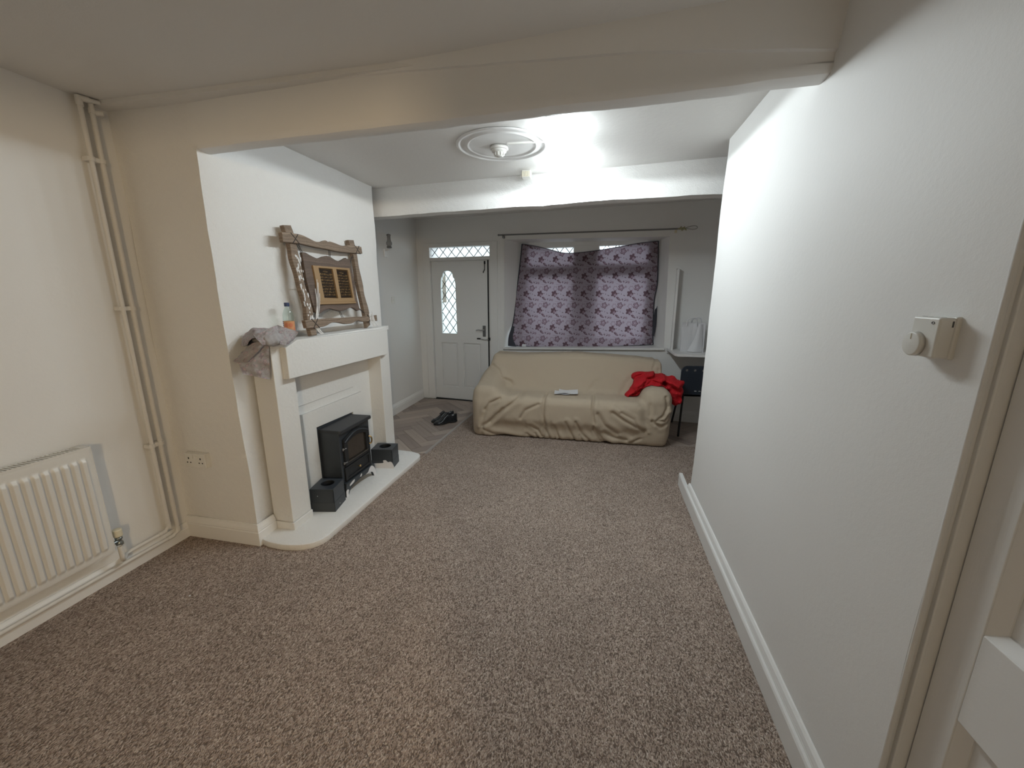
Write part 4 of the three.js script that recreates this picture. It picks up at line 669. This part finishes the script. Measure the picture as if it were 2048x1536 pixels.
{ // grey garment thrown over the near end of the mantel
  const grids = {
  hanging_panel: [
    [[-1.800, 1.209, -1.825], [-1.786, 1.211, -1.838], [-1.781, 1.203, -1.855], [-1.780, 1.190, -1.870]],
    [[-1.840, 1.166, -1.790], [-1.822, 1.160, -1.820], [-1.799, 1.151, -1.845], [-1.781, 1.138, -1.865]],
    [[-1.895, 1.115, -1.772], [-1.851, 1.104, -1.800], [-1.817, 1.085, -1.835], [-1.783, 1.070, -1.860]],
    [[-1.878, 1.049, -1.772], [-1.850, 1.034, -1.800], [-1.810, 1.020, -1.820], [-1.786, 1.003, -1.855]],
  ],
  folded_flap: [
    [[-1.851, 1.197, -1.800], [-1.816, 1.216, -1.810], [-1.788, 1.221, -1.815], [-1.764, 1.211, -1.815]],
    [[-1.882, 1.168, -1.790], [-1.833, 1.185, -1.790], [-1.792, 1.197, -1.795], [-1.765, 1.194, -1.800]],
    [[-1.909, 1.138, -1.780], [-1.857, 1.149, -1.775], [-1.815, 1.160, -1.780], [-1.788, 1.163, -1.785]],
    [[-1.920, 1.118, -1.765], [-1.892, 1.111, -1.765], [-1.864, 1.116, -1.770], [-1.840, 1.116, -1.775]],
  ],
  top_fold: [
    [[-1.914, 1.196, -1.820], [-1.931, 1.236, -1.850], [-1.922, 1.267, -1.880], [-1.899, 1.288, -1.900], [-1.865, 1.287, -1.920], [-1.833, 1.283, -1.950]],
    [[-1.873, 1.199, -1.800], [-1.878, 1.230, -1.820], [-1.865, 1.253, -1.840], [-1.846, 1.273, -1.860], [-1.826, 1.268, -1.890], [-1.800, 1.271, -1.930]],
    [[-1.843, 1.207, -1.790], [-1.829, 1.229, -1.790], [-1.811, 1.247, -1.800], [-1.793, 1.256, -1.820], [-1.786, 1.261, -1.860], [-1.772, 1.273, -1.910]],
  ],
  crossing_fold: [
    [[-1.824, 1.263, -1.820], [-1.795, 1.266, -1.830], [-1.783, 1.280, -1.860], [-1.769, 1.296, -1.900], [-1.768, 1.304, -1.940]],
    [[-1.789, 1.245, -1.800], [-1.772, 1.243, -1.815], [-1.759, 1.249, -1.840], [-1.754, 1.267, -1.890], [-1.756, 1.277, -1.930]],
    [[-1.767, 1.221, -1.800], [-1.756, 1.222, -1.815], [-1.760, 1.224, -1.850], [-1.755, 1.239, -1.890], [-1.758, 1.246, -1.930]],
    [[-1.760, 1.206, -1.810], [-1.760, 1.207, -1.830], [-1.762, 1.209, -1.860], [-1.755, 1.222, -1.890], [-1.752, 1.222, -1.920]],
  ],
  draped_corner: [
    [[-1.793, 1.302, -1.960], [-1.763, 1.291, -1.970], [-1.744, 1.277, -2.000], [-1.731, 1.263, -2.030], [-1.724, 1.254, -2.040]],
    [[-1.764, 1.271, -1.930], [-1.750, 1.261, -1.950], [-1.738, 1.250, -1.980], [-1.731, 1.242, -2.010], [-1.728, 1.237, -2.030]],
    [[-1.745, 1.234, -1.910], [-1.737, 1.227, -1.930], [-1.726, 1.219, -1.950], [-1.729, 1.216, -1.980], [-1.743, 1.217, -2.020]],
    [[-1.731, 1.202, -1.900], [-1.729, 1.195, -1.915], [-1.722, 1.191, -1.925], [-1.731, 1.198, -1.960], [-1.741, 1.207, -2.000]],
  ],
  dark_lining: [
    [[-1.935, 1.196, -1.860], [-1.947, 1.242, -1.900], [-1.914, 1.272, -1.920], [-1.880, 1.271, -1.940]],
    [[-1.894, 1.199, -1.840], [-1.892, 1.230, -1.870], [-1.868, 1.256, -1.890], [-1.850, 1.256, -1.920]],
    [[-1.837, 1.208, -1.830], [-1.834, 1.227, -1.850], [-1.834, 1.241, -1.880], [-1.828, 1.249, -1.910]],
  ] };
  const print = floralTexture(512, 512, '#a3a0a1', '#948b8f', '#b5a2a6', [2, 2]), grey = new THREE.MeshStandardMaterial({ map: print, roughness: 0.9, side: THREE.DoubleSide, bumpMap: repeated(weave, 2), bumpScale: 0.0006 }), dark = std(lin(0.09, 0.1, 0.115), 0.85, { side: THREE.DoubleSide });
  const g = thing('garment', 'crumpled grey floral garment draped over the near mantel corner', 'garment', [-1.8, 1.206, -1.87]);
  for (const [k, v] of Object.entries(grids)) mesh(k, cloth(v, 8, 0.004, 0.006, 1).translate(1.8, -1.206, 1.87), k === 'dark_lining' ? dark : grey, g);
  mesh('bunched_cloth', skin((x, y, z) => smin(smin(sdEll(x, y, z, -1.83, 1.226, -1.9, 0.06, 0.03, 0.06), sdEll(x, y, z, -1.79, 1.23, -1.95, 0.05, 0.035, 0.07), 0.03), sdEll(x, y, z, -1.765, 1.225, -1.87, 0.025, 0.03, 0.05), 0.03) + 0.005 * noise(x * 40, y * 40, z * 40), [-1.95, 1.17, -2.05], [-1.7, 1.31, -1.78], 0.006).translate(1.8, -1.206, 1.87), grey, g);
}
// ---------------------------------------------------------------- sofa under its loose cover
const CREASES = [
  [[[-0.491, 0.47], [-0.491, 0.416], [-0.496, 0.285], [-0.479, 0.153], [-0.491, 0.018]], 0.02, 0.015],
  [[[0.0, 0.5], [0.0, 0.472], [-0.009, 0.358], [0.017, 0.231], [0.014, 0.144], [0.074, 0.032], [0.17, -0.005]], 0.02, 0.015],
  [[[-1.141, 0.115], [-1.073, 0.158], [-0.982, 0.254], [-0.79, 0.4], [-0.719, 0.462]], 0.022, 0.02],
  [[[-1.134, 0.077], [-1.014, 0.024], [-0.864, 0.004], [-0.731, -0.016]], 0.018, 0.018],
  [[[-1.108, 0.292], [-1.055, 0.37], [-0.951, 0.42]], 0.018, 0.016], [[[-0.732, 0.225], [-0.675, 0.318], [-0.547, 0.384]], 0.016, 0.016], [[[-0.922, 0.318], [-0.982, 0.224], [-1.057, 0.159]], 0.014, 0.016],
  [[[-0.471, 0.109], [-0.427, 0.022]], 0.014, 0.013], [[[-0.387, 0.16], [-0.327, 0.015]], 0.016, 0.014], [[[-0.263, 0.212], [-0.232, 0.126], [-0.173, 0.012]], 0.018, 0.015], [[[-0.166, 0.219], [-0.107, 0.091], [-0.021, 0.017]], 0.018, 0.015],
  [[[0.047, 0.319], [0.119, 0.209], [0.244, 0.118]], 0.02, 0.02], [[[0.192, 0.342], [0.287, 0.278], [0.381, 0.228], [0.502, 0.165]], 0.024, 0.018], [[[0.27, 0.347], [0.391, 0.285], [0.448, 0.204]], 0.018, 0.015], [[[0.027, 0.16], [0.1, 0.048], [0.197, -0.002]], 0.022, 0.018], [[[0.381, 0.027], [0.469, 0.077]], 0.014, 0.014],
  [[[0.201, 0.413], [0.255, 0.374]], 0.008, 0.012], [[[0.678, 0.509], [0.698, 0.415], [0.668, 0.331], [0.608, 0.285], [0.684, 0.276], [0.729, 0.348]], 0.024, 0.014], [[[0.571, 0.269], [0.651, 0.218], [0.723, 0.265], [0.754, 0.336]], 0.024, 0.017], [[[0.54, 0.433], [0.542, 0.322], [0.586, 0.242]], 0.014, 0.014],
  [[[-1.108, 0.307], [-1.141, 0.138], [-1.151, -0.002]], 0.01, 0.016], [[[-0.672, 0.049], [-0.614, 0.008]], 0.012, 0.013], [[[-0.63, 0.143], [-0.557, 0.103], [-0.513, 0.031]], 0.016, 0.014], [[[0.123, 0.123], [0.219, 0.072], [0.34, 0.053]], 0.018, 0.018], [[[-0.58, 0.06], [-0.55, 0.008]], 0.012, 0.011], [[[-0.35, 0.06], [-0.37, 0.01]], 0.01, 0.01], [[[-0.12, 0.07], [-0.08, 0.0]], 0.012, 0.01],
];
const BACK_CREASES = [[[[-1.13, 0.69], [-1.054, 0.647], [-1.006, 0.568], [-0.908, 0.523]], 0.016, 0.016], [[[0.598, 0.72], [0.636, 0.8], [0.657, 0.697]], 0.014, 0.014], [[[-0.153, 0.4], [-0.065, 0.451], [0.02, 0.564]], 0.008, 0.02], [[[0.251, 0.4], [0.327, 0.562], [0.394, 0.641]], 0.007, 0.02], [[[-1.113, 0.498], [-1.023, 0.44], [-0.908, 0.4]], 0.014, 0.02], [[[0.64, 0.7], [0.66, 0.62], [0.63, 0.55]], 0.012, 0.014]];
function sofaField(x, y, z) {
  const zb = z + 0.42 * (Math.min(y, 0.86) - 0.45), topY = 0.828 + 0.012 * Math.cos((x + 0.2) * 4.6) - 0.03 * smooth(0.4, 0.7, x);
  let d = sdBox(x, y, zb, -0.235, topY / 2 + 0.03, -4.33, 0.92, topY / 2 - 0.03, 0.13, 0.06);
  d = smin(d, sdBox(x, y, z, -0.25, 0.2, -4.24, 0.97, 0.2, 0.34, 0.05), 0.05);
  for (const [c, h] of [[-0.745, 0.262], [-0.245, 0.258], [0.235, 0.25]]) d = smin(d, sdBox(x, y, z, c, 0.3, -4.13, h + 0.008, 0.145, 0.272, 0.075), 0.06);
  const rise = 0.1 * smooth(-3.95, -4.35, z);
  d = smin(d, sdBox(x, y, z, -1.125, 0.265 + rise / 2, -4.22, 0.13, 0.275 + rise / 2, 0.335, 0.085), 0.13);
  d = smin(d, sdBox(x, y, z, 0.605, 0.29, -4.22, 0.148, 0.295, 0.335, 0.135), 0.05);
  if (d < 0.06 && d > -0.08) {
    const f = smooth(-4.2, -4.0, z), b = smooth(-4.0, -4.2, z) * smooth(0.36, 0.44, y);
    if (f > 0) for (const [l, a, w] of CREASES) { const k = toLine(x, y, l); if (Math.abs(k) < 0.09) d += f * a * (0.75 * Math.exp(-((k / (0.75 * w)) ** 2)) - 0.55 * Math.exp(-(((k - 2.1 * w) / (1.5 * w)) ** 2)) - 0.2 * Math.exp(-(((k + 1.8 * w) / (1.3 * w)) ** 2))); }
    if (b > 0) for (const [l, a, w] of BACK_CREASES) { const k = toLine(x, y, l); if (Math.abs(k) < 0.09) d += b * a * (0.7 * Math.exp(-((k / w) ** 2)) - 0.5 * Math.exp(-(((k - 2 * w) / (1.5 * w)) ** 2))); }
    d += 0.006 * noise(x * 5, y * 5, z * 5) + 0.0022 * noise(x * 22, y * 14, z * 22);
  }
  return Math.max(d, 0.006 + 0.006 * noise(x * 9, 1, 2) - y);
}
{
  const s = thing('sofa', 'beige three seat sofa under a loose creased cover', 'sofa', [-0.25, 0, -4.3]);
  const parts = split(skin(sofaField, [-1.32, -0.02, -4.82], [0.82, 0.9, -3.78], 0.0105), (x, y, z) => x < -1.02 && (z > -4.3 || y < 0.6) ? 'left' : x > 0.475 && y < 0.6 ? 'right' : y > 0.44 && z < -4.08 || z < -4.42 ? 'back' : x < -0.491 ? 's1' : x < 0.01 ? 's2' : 's3', ['left', 'right', 'back', 's1', 's2', 's3']);
  for (const [k, n] of [['back', 'backrest'], ['left', 'armrest'], ['right', 'armrest'], ['s1', 'seat'], ['s2', 'seat'], ['s3', 'seat']]) mesh(n, metreUV(parts[k].translate(0.25, 0, 4.3)), M.sofa, s);
  for (const [x, z] of [[-1.17, -3.97], [0.66, -3.97], [-1.17, -4.45], [0.66, -4.45]]) mesh('foot', new THREE.CylinderGeometry(0.025, 0.02, 0.05, 12).translate(x + 0.25, 0.025, z + 4.3), M.black, s);
}
{ // red jumper over the right arm
  const field = (x, y, z) => {
    let d = sdEll(x, y, z, 0.62, 0.585, -4.22, 0.2, 0.085, 0.16);
    d = smin(d, sdEll(x, y, z, 0.5, 0.6, -4.24, 0.12, 0.07, 0.12), 0.05); d = smin(d, sdEll(x, y, z, 0.44, 0.628, -4.26, 0.055, 0.05, 0.06), 0.03);
    d = smin(d, sdEll(x, y, z, 0.43, 0.5, -4.2, 0.07, 0.06, 0.1), 0.04); d = smin(d, sdEll(x, y, z, 0.37, 0.445, -4.17, 0.055, 0.032, 0.075), 0.04);
    d = smin(d, sdEll(x, y, z, 0.78, 0.56, -4.17, 0.1, 0.1, 0.11), 0.05); d = smin(d, sdEll(x, y, z, 0.815, 0.47, -4.16, 0.055, 0.1, 0.1), 0.04);
    if (Math.abs(d) < 0.05) { const u = x * 0.8 + y * 0.9, v = y * 1.2 - x * 0.6; d += 0.014 * noise(u * 9, v * 14, z * 7) + 0.012 * Math.sin(v * 46 + 5 * noise(x * 5, y * 5, z * 5)) * smooth(0.42, 0.6, y) + 0.005 * noise(x * 40, y * 40, z * 40); for (const [l, a, w] of [[[[0.5, 0.57], [0.57, 0.62], [0.66, 0.6], [0.74, 0.6]], 0.022, 0.015], [[[0.44, 0.55], [0.52, 0.63], [0.6, 0.66]], 0.02, 0.013], [[[0.68, 0.62], [0.72, 0.58], [0.78, 0.57]], 0.03, 0.016], [[[0.76, 0.6], [0.81, 0.52], [0.83, 0.44]], 0.016, 0.014], [[[0.37, 0.45], [0.46, 0.53], [0.5, 0.6]], 0.018, 0.012]]) { const k = toLine(x, y, l); d += a * (0.8 * Math.exp(-((k / w) ** 2)) - 0.5 * Math.exp(-(((k - 2 * w) / (1.4 * w)) ** 2))); } }
    return Math.max(d, -(sofaField(x, y, z) - 0.003));
  };
  const j = thing('red_jumper', 'bright red jumper heaped over the right sofa arm', 'jumper', [0.6, 0.5, -4.2]);
  const g = split(skin(field, [0.26, 0.34, -4.45], [0.94, 0.74, -3.98], 0.008), (x, y) => x < 0.47 && y < 0.56 ? 'sleeve' : 'body', ['sleeve', 'body']);
  mesh('jumper_body', metreUV(g.body.translate(-0.6, -0.5, 4.2)), M.red, j); mesh('sleeve', metreUV(g.sleeve.translate(-0.6, -0.5, 4.2)), M.red, j);
}
{ // leaflet on the seat
  const p = thing('paper_leaflet', 'creased white paper leaflet on the middle sofa seat', 'leaflet', [-0.28, 0.452, -4.12], 0.06), sheet = (x0, x1, z0, z1, l, k) => cloth([0, 1, 2].map((j) => [0, 1, 2, 3].map((i) => [lerp(x0, x1, i / 3), l + k * Math.sin(i * 2.1 + j) + 0.004 * j, lerp(z0, z1, j / 2)])), 6, 0.001, 0.001);
  mesh('sheet', sheet(-0.085, 0.115, 0.07, -0.07, 0.014, 0.006), M.paper, p); mesh('sheet', sheet(-0.13, 0.03, 0.075, -0.05, 0.005, 0.003), M.paper, p);
}

// ---------------------------------------------------------------- curtain and its pole
{
  const at = fromFront(2.1, 0.8, 0.15), C = thing('curtain', 'lilac floral cloth nailed across the window, sagging at its top', 'curtain', [0, 0, 0]);
  const top = [[1.256, 2.122, 0.285], [1.433, 2.09, 0.285], [1.634, 2.04, 0.285], [1.817, 1.992, 0.285], [2.021, 1.991, 0.285], [2.267, 2.013, 0.285], [2.505, 2.045, 0.285], [2.734, 2.076, 0.285], [2.941, 2.09, 0.285]];
  const bot = [[1.175, 0.81, 0.045], [1.369, 0.805, 0.09], [1.699, 0.806, 0.12], [2.027, 0.82, 0.13], [2.343, 0.834, 0.13], [2.647, 0.85, 0.17], [2.824, 0.861, 0.22], [2.97, 0.874, 0.25]];
  const left = [[1.256, 2.122, 0.285], [1.24, 1.921, 0.27], [1.213, 1.665, 0.25], [1.188, 1.405, 0.22], [1.18, 1.143, 0.16], [1.165, 0.937, 0.06], [1.175, 0.81, 0.045]], right = [[2.941, 2.09, 0.285], [2.956, 1.818, 0.285], [2.963, 1.587, 0.28], [2.945, 1.411, 0.275], [2.95, 1.175, 0.27], [2.962, 0.938, 0.26], [2.97, 0.874, 0.25]];
  const cv = (p) => new THREE.CatmullRomCurve3(p.map(V)), [ct, cb, cl, cr] = [top, bot, left, right].map(cv), N = 120, K = 100, pos = [], uv = [], idx = [];
  for (let j = 0; j <= K; j++) for (let i = 0; i <= N; i++) {
    const s = i / N, t = j / K, a = ct.getPoint(s), b = cb.getPoint(s), l = cl.getPoint(t), r = cr.getPoint(t), q = new THREE.Vector3();
    const c00 = ct.getPoint(0), c10 = ct.getPoint(1), c01 = cb.getPoint(0), c11 = cb.getPoint(1);
    q.copy(a).multiplyScalar(1 - t).addScaledVector(b, t).addScaledVector(l, 1 - s).addScaledVector(r, s).addScaledVector(c00, -(1 - s) * (1 - t)).addScaledVector(c10, -s * (1 - t)).addScaledVector(c01, -(1 - s) * t).addScaledVector(c11, -s * t);
    q.z = Math.min(q.z, 0.29 - 0.02 * smooth(0, 0.2, t));
    q.z -= 0.006 * noise(s * 7, t * 5, 1) + 0.012 * smooth(0.72, 0.9, s) * smooth(0.6, 0.9, t) * Math.sin(s * 95 + t * 22) + 0.008 * smooth(0.22, 0.05, s) * Math.sin(s * 70 - t * 12) * smooth(0.3, 0.7, t) + 0.006 * smooth(0.9, 1, t) * Math.sin(s * 130);
    const w = fromFront(q.x, q.y, q.z); pos.push(...w); uv.push((q.x - 1.1) / 1.9, (q.y - 0.78) / 1.4);
  }
  for (let j = 0; j < K; j++) for (let i = 0; i < N; i++) { const a = j * (N + 1) + i, b = a + N + 1; idx.push(a, b, a + 1, a + 1, b, b + 1); }
  const g = new THREE.BufferGeometry(); g.setAttribute('position', new THREE.Float32BufferAttribute(pos, 3)); g.setAttribute('uv', new THREE.Float32BufferAttribute(uv, 2)); g.setIndex(idx); g.computeVertexNormals();
  const m = new THREE.MeshPhysicalMaterial({ map: floralTexture(2048, 1400, '#9f939d', '#5a434b', '#85707b', [10, 6.5]), roughness: 0.95, transmission: 0.31, thickness: 0, side: THREE.DoubleSide, bumpMap: repeated(weave, 10), bumpScale: 0.0005 });
  const body = mesh('curtain_cloth', g, m, C);
  const edge = (n, f) => Array.from({ length: n + 1 }, (_, i) => { const k = f(i / n) * 3; return [pos[k], pos[k + 1], pos[k + 2]]; }), hem = std(lin(0.05, 0.052, 0.065), 0.9), at3 = (i, j) => j * (N + 1) + i;
  mesh('hem', tube(edge(50, (t) => at3(0, Math.round(t * K))), 0.0075, 90, 6), hem, C); mesh('hem', tube(edge(50, (t) => at3(N, Math.round(t * K))), 0.0075, 90, 6), hem, C);
  mesh('hem', tube(edge(50, (t) => at3(Math.round(t * N), 0)), 0.0045, 90, 6), hem, C); mesh('hem', tube(edge(50, (t) => at3(Math.round(t * N), K)), 0.005, 90, 6), hem, C);
  const flap = (pts) => cloth(pts.map((r) => r.map(([u, y, b]) => fromFront(u, y, b))), 6, 0.003, 0.003);
  mesh('turned_back_edge', flap([[[1.172, 1.07, 0.12], [1.2, 1.06, 0.13], [1.215, 1.05, 0.13]], [[1.15, 0.92, 0.04], [1.18, 0.92, 0.05], [1.205, 0.92, 0.06]], [[1.148, 0.81, 0.025], [1.2, 0.805, 0.03], [1.26, 0.804, 0.04]]]), hem, C);
  mesh('turned_back_edge', flap([[[2.96, 1.3, 0.22], [2.978, 1.32, 0.23], [2.985, 1.34, 0.24]], [[2.95, 1.15, 0.19], [2.97, 1.13, 0.2], [2.99, 1.1, 0.21]], [[2.95, 1.0, 0.165], [2.965, 0.99, 0.17], [2.975, 0.98, 0.18]]]), hem, C);
  solo('paper_tag', cloth([[0, 0.03], [0.03, 0.03]].map(() => 0) && [[[1.335, 0.835, 0.068], [1.36, 0.836, 0.066], [1.385, 0.835, 0.068]], [[1.33, 0.805, 0.06], [1.36, 0.805, 0.058], [1.39, 0.804, 0.06]]].map((r) => r.map(([u, y, b]) => fromFront(u, y, b))), 6, 0.001, 0.001), M.paper, 'tiny white paper scrap on the window sill by the curtain hem', 'paper scrap');
  const p = frontGroup('curtain_pole', 'thin grey curtain pole with a leaf finial above the window', 'curtain pole');
  mesh('pole', bar([1.062, 2.196, 0.06], [3.2, 2.166, 0.06], 0.0085, 12), M.dullSteel, p);
  const br = (u, y) => merge([bar([u, y, 0], [u, y, 0.06], 0.006), rbox(u - 0.012, u + 0.012, y - 0.03, y + 0.012, 0, 0.008, 0.003), bar([u, y - 0.004, 0.06], [u, y - 0.032, 0.055], 0.005)]);
  mesh('bracket', br(1.11, 2.19), M.dullSteel, p); mesh('bracket', br(3.11, 2.163), M.cream, p);
  mesh('end_knob', new THREE.SphereGeometry(0.012, 14, 10).translate(1.058, 2.196, 0.06), M.dullSteel, p);
  mesh('finial', tube(Array.from({ length: 24 }, (_, i) => { const a = i / 23 * Math.PI * 2; return [3.262 + 0.058 * -Math.cos(a), 2.172 + 0.022 * Math.sin(a) * Math.sin(a / 2), 0.06 + 0.006 * Math.sin(a)]; }), 0.004, 60, 6), std(lin(0.4, 0.39, 0.36), 0.4, { metalness: 0.7 }), p);
  const leafs = []; for (let i = 0; i < 6; i++) leafs.push(new THREE.SphereGeometry(0.016, 10, 8).scale(1.3, 0.5, 0.8).rotateZ(i * 1.1).translate(3.14 + 0.012 * i, 2.168 + 0.008 * Math.sin(i * 2.3), 0.062)); mesh('leaf_collar', leafs, std(lin(0.38, 0.36, 0.2), 0.5), p);
}
// ---------------------------------------------------------------- desk corner at the right: shelf desk, upright panel, carrier bag, chair
{
  const D = thing('wall_desk', 'white wall mounted desk top behind the black chair', 'desk', [1.2, 0.84, -4.6]);
  const top = extrude(shapeOf([[0.805, 4.862], [0.815, 4.42], [0.835, 4.365], [1.85, 4.345], [1.85, 4.74]].map(([x, z]) => [x - 1.2, z - 4.6])), 0.022, 0.002).rotateX(-Math.PI / 2).translate(0, 0.005, 0);
  mesh('desk_top', top, M.white, D);
  mesh('wall_batten', extrude(shapeOf([[0, 0], [0.74, 0], [0.74, 0.03], [0, 0.03]]), 0.02, 0.002).rotateY(-FRONT_TURN).translate(0.81 - 1.2, -0.03, -4.875 + 4.6), M.white, D);
  mesh('side_bracket', extrude(shapeOf([[0, 0], [0.36, 0], [0.36, -0.03], [0.03, -0.3], [0, -0.3]]), 0.02, 0.002).rotateY(-Math.PI / 2).translate(1.7 - 1.2, 0.004, -4.78 + 4.6), M.white, D);
  const U = frontGroup('upright_panel', 'narrow white upright board standing on the desk beside window', 'board');
  mesh('board', rbox(3.155, 3.178, 0.868, 1.745, 0.003, 0.15, 0.003), M.white, U); mesh('board_cap', rbox(3.15, 3.183, 1.745, 1.757, 0.003, 0.154, 0.003), M.white, U);
  const B = thing('carrier_bag', 'white paper carrier bag standing on the desk', 'bag', [1.02, 0.868, -4.62], -0.12), w = 0.115, h = 0.31, d = 0.05;
  const wr = (x, y, z) => 0.006 * noise(x * 12, y * 9, z * 12 + 3);
  const panel = (s) => cloth([0, 1, 2, 3].map((j) => [0, 1, 2, 3, 4].map((i) => { const x = lerp(-w, w, i / 4), y = lerp(h, 0, j / 3); return [x, y, s * (d * lerp(0.55, 1, j / 3) - 0.012 * Math.sin(Math.PI * i / 4) * (s > 0 ? 1 : 0)) + wr(x, y, s)]; })), 6, 0.002, 0.002);
  const gusset = (s) => cloth([0, 1, 2].map((j) => { const y = lerp(h, 0, j / 2), k = d * lerp(0.55, 1, j / 2); return [[s * w, y, k], [s * (w - 0.03 * (1 - j / 2)), y, 0], [s * w, y, -k]]; }), 6, 0.002, 0.002);
  mesh('bag_front', panel(1), M.paper, B); mesh('bag_back', panel(-1), M.paper, B); mesh('gusset', gusset(1), M.paper, B); mesh('gusset', gusset(-1), M.paper, B); mesh('bag_base', box(-w, w, 0.001, 0.004, -d, d), M.paper, B);
  mesh('front_fold', cloth([[[0.045, h - 0.01, 0.034], [0.06, h - 0.015, 0.05], [0.085, h - 0.01, 0.036]], [[0.015, 0.16, 0.05], [0.045, 0.15, 0.072], [0.09, 0.15, 0.05]], [[-0.05, 0.005, 0.058], [0.02, 0.004, 0.085], [0.1, 0.004, 0.056]]], 6, 0.002, 0.002), M.paper, B);
  for (const [x, z] of [[-0.02, 0.03], [0.03, -0.03]]) mesh('handle', tube([[x - 0.05, h - 0.03, z], [x - 0.045, h + 0.03, z], [x - 0.01, h + 0.052, z + 0.01], [x + 0.035, h + 0.045, z], [x + 0.05, h - 0.03, z]], 0.006, 30, 8), M.paper, B);
  const K = thing('stacking_chair', 'dark blue black plastic chair with a row of holes, at the desk', 'chair', [1.08, 0, -4.37], 0.08);
  const rr2 = (W, y0, y1, r) => { const p = []; for (const [cx, cy, a] of [[W - r, y0 + r, -Math.PI / 2], [W - r, y1 - r, 0], [-W + r, y1 - r, Math.PI / 2], [-W + r, y0 + r, Math.PI]]) for (let i = 0; i <= 6; i++) p.push([cx + r * Math.cos(a + i / 6 * Math.PI / 2), cy + r * Math.sin(a + i / 6 * Math.PI / 2)]); return p; };
  const holes = [-0.16, -0.08, 0, 0.08, 0.16].map((x) => ring(x, 0.715, 0.013, 14));
  mesh('backrest', extrude(shapeOf(rr2(0.215, 0.46, 0.762, 0.06), holes), 0.012, 0.004).translate(0, 0, 0.06), M.chair, K);
  mesh('seat', extrude(shapeOf(rr2(0.215, -0.37, 0.05, 0.06)), 0.016, 0.005).rotateX(-Math.PI / 2).scale(1, 1, -1).translate(0, 0.44, 0).scale(1, 1, 1), M.chair, K);
  for (const x of [-0.06, -0.02, 0.06]) mesh('rivet', new THREE.SphereGeometry(0.008, 10, 8).scale(1.6, 0.8, 0.6).translate(x, 0.5, 0.076), M.steel, K);
  for (const [x, z, dx, dz] of [[-0.17, 0.05, -0.02, 0.03], [0.17, 0.05, 0.02, 0.03], [-0.1, -0.32, -0.03, -0.1], [0.17, -0.32, 0.03, -0.1]]) mesh('leg', bar([x, 0.44, z], [x + dx, 0.002, z + dz], 0.0105), M.stoveDark, K);
  for (const x of [-0.17, 0.17]) mesh('back_support', tube([[x, 0.44, 0.02], [x, 0.46, 0.055], [x, 0.56, 0.058]], 0.01, 16), M.stoveDark, K);
}
// ---------------------------------------------------------------- a pair of shoes in the hall
{
  function shoe(label, at, turn) {
    const s = thing('shoe', label, 'shoe', at, turn, 'black shoes on the hall floor');
    // x runs from heel (-) to toe (+)
    const half = (x) => 0.036 + 0.011 * Math.exp(-(((x - 0.065) / 0.055) ** 2)) + 0.002 * Math.exp(-(((x + 0.1) / 0.04) ** 2)) - 0.03 * smooth(0.1, 0.155, x) - 0.022 * smooth(-0.115, -0.145, x) - 0.006 * Math.exp(-(((x + 0.02) / 0.04) ** 2));
    const tall = (x) => lerp(0.098, 0.034, smooth(-0.06, 0.1, x)) - 0.01 * smooth(-0.02, -0.09, x) + 0.006 * Math.exp(-(((x + 0.13) / 0.02) ** 2)) - 0.012 * smooth(0.1, 0.15, x);
    const body = (x, y, z, grow = 0) => { const H = tall(x) + grow, W = half(x) + grow, q = Math.max(0, (y - 0.018) / Math.max(0.01, H - 0.018)); const w = W * Math.sqrt(Math.max(0, 1 - 0.72 * q * q)); return Math.max(Math.abs(z) - w, y - H, 0.018 - y, Math.abs(x) - 0.145 - grow) * 0.8; };
    mesh('upper', skin((x, y, z) => { let d = body(x, y, z); d = Math.max(d, -sdEll(x, y, z, -0.085, 0.105, 0, 0.062, 0.055, 0.03)); return d + 0.0012 * noise(x * 60, y * 60, z * 60); }, [-0.16, 0.01, -0.06], [0.16, 0.12, 0.06], 0.0042), M.shoe, s);
    mesh('sole', skin((x, y, z) => Math.max(Math.abs(z) - half(x) - 0.003, Math.abs(x) - 0.147, y - 0.019, (x > -0.06 && x < 0.01 ? 0.009 * smooth(-0.06, -0.04, x) * smooth(0.01, -0.02, x) : 0.0015) - y), [-0.16, -0.004, -0.06], [0.16, 0.026, 0.06], 0.004), M.black, s);
    mesh('tongue', extrude(shapeOf([[-0.03, 0], [0.03, 0.004], [0.03, 0.009], [-0.03, 0.006]]), 0.036, 0.002).translate(0.0, 0, -0.018).rotateZ(-0.52).translate(0.005, 0.083, 0), M.shoe, s);
    mesh('lining', skin((x, y, z) => Math.max(sdEll(x, y, z, -0.085, 0.07, 0, 0.058, 0.035, 0.027), y - 0.06), [-0.16, 0.02, -0.05], [0, 0.1, 0.05], 0.005), M.shoeIn, s);
    s.scale.set(1, 1.14, 1);
    return s;
  }
  shoe('black leather shoe nearest the carpet edge, toe towards the chimney breast', [-1.69, 0.001, -4.19], -2.36);
  shoe('black leather shoe behind the other, only its toe showing', [-1.757, 0.001, -4.275], -2.3);
}
// ---------------------------------------------------------------- crumbs on carpet and hearth
solo('crumb', new THREE.IcosahedronGeometry(0.004, 1).scale(1.4, 0.7, 1).translate(-1.93, 0.003, -1.33), M.paper, 'tiny white crumb on carpet by the radiator', 'crumb');
shade(scene);
renderer.render(scene, camera);
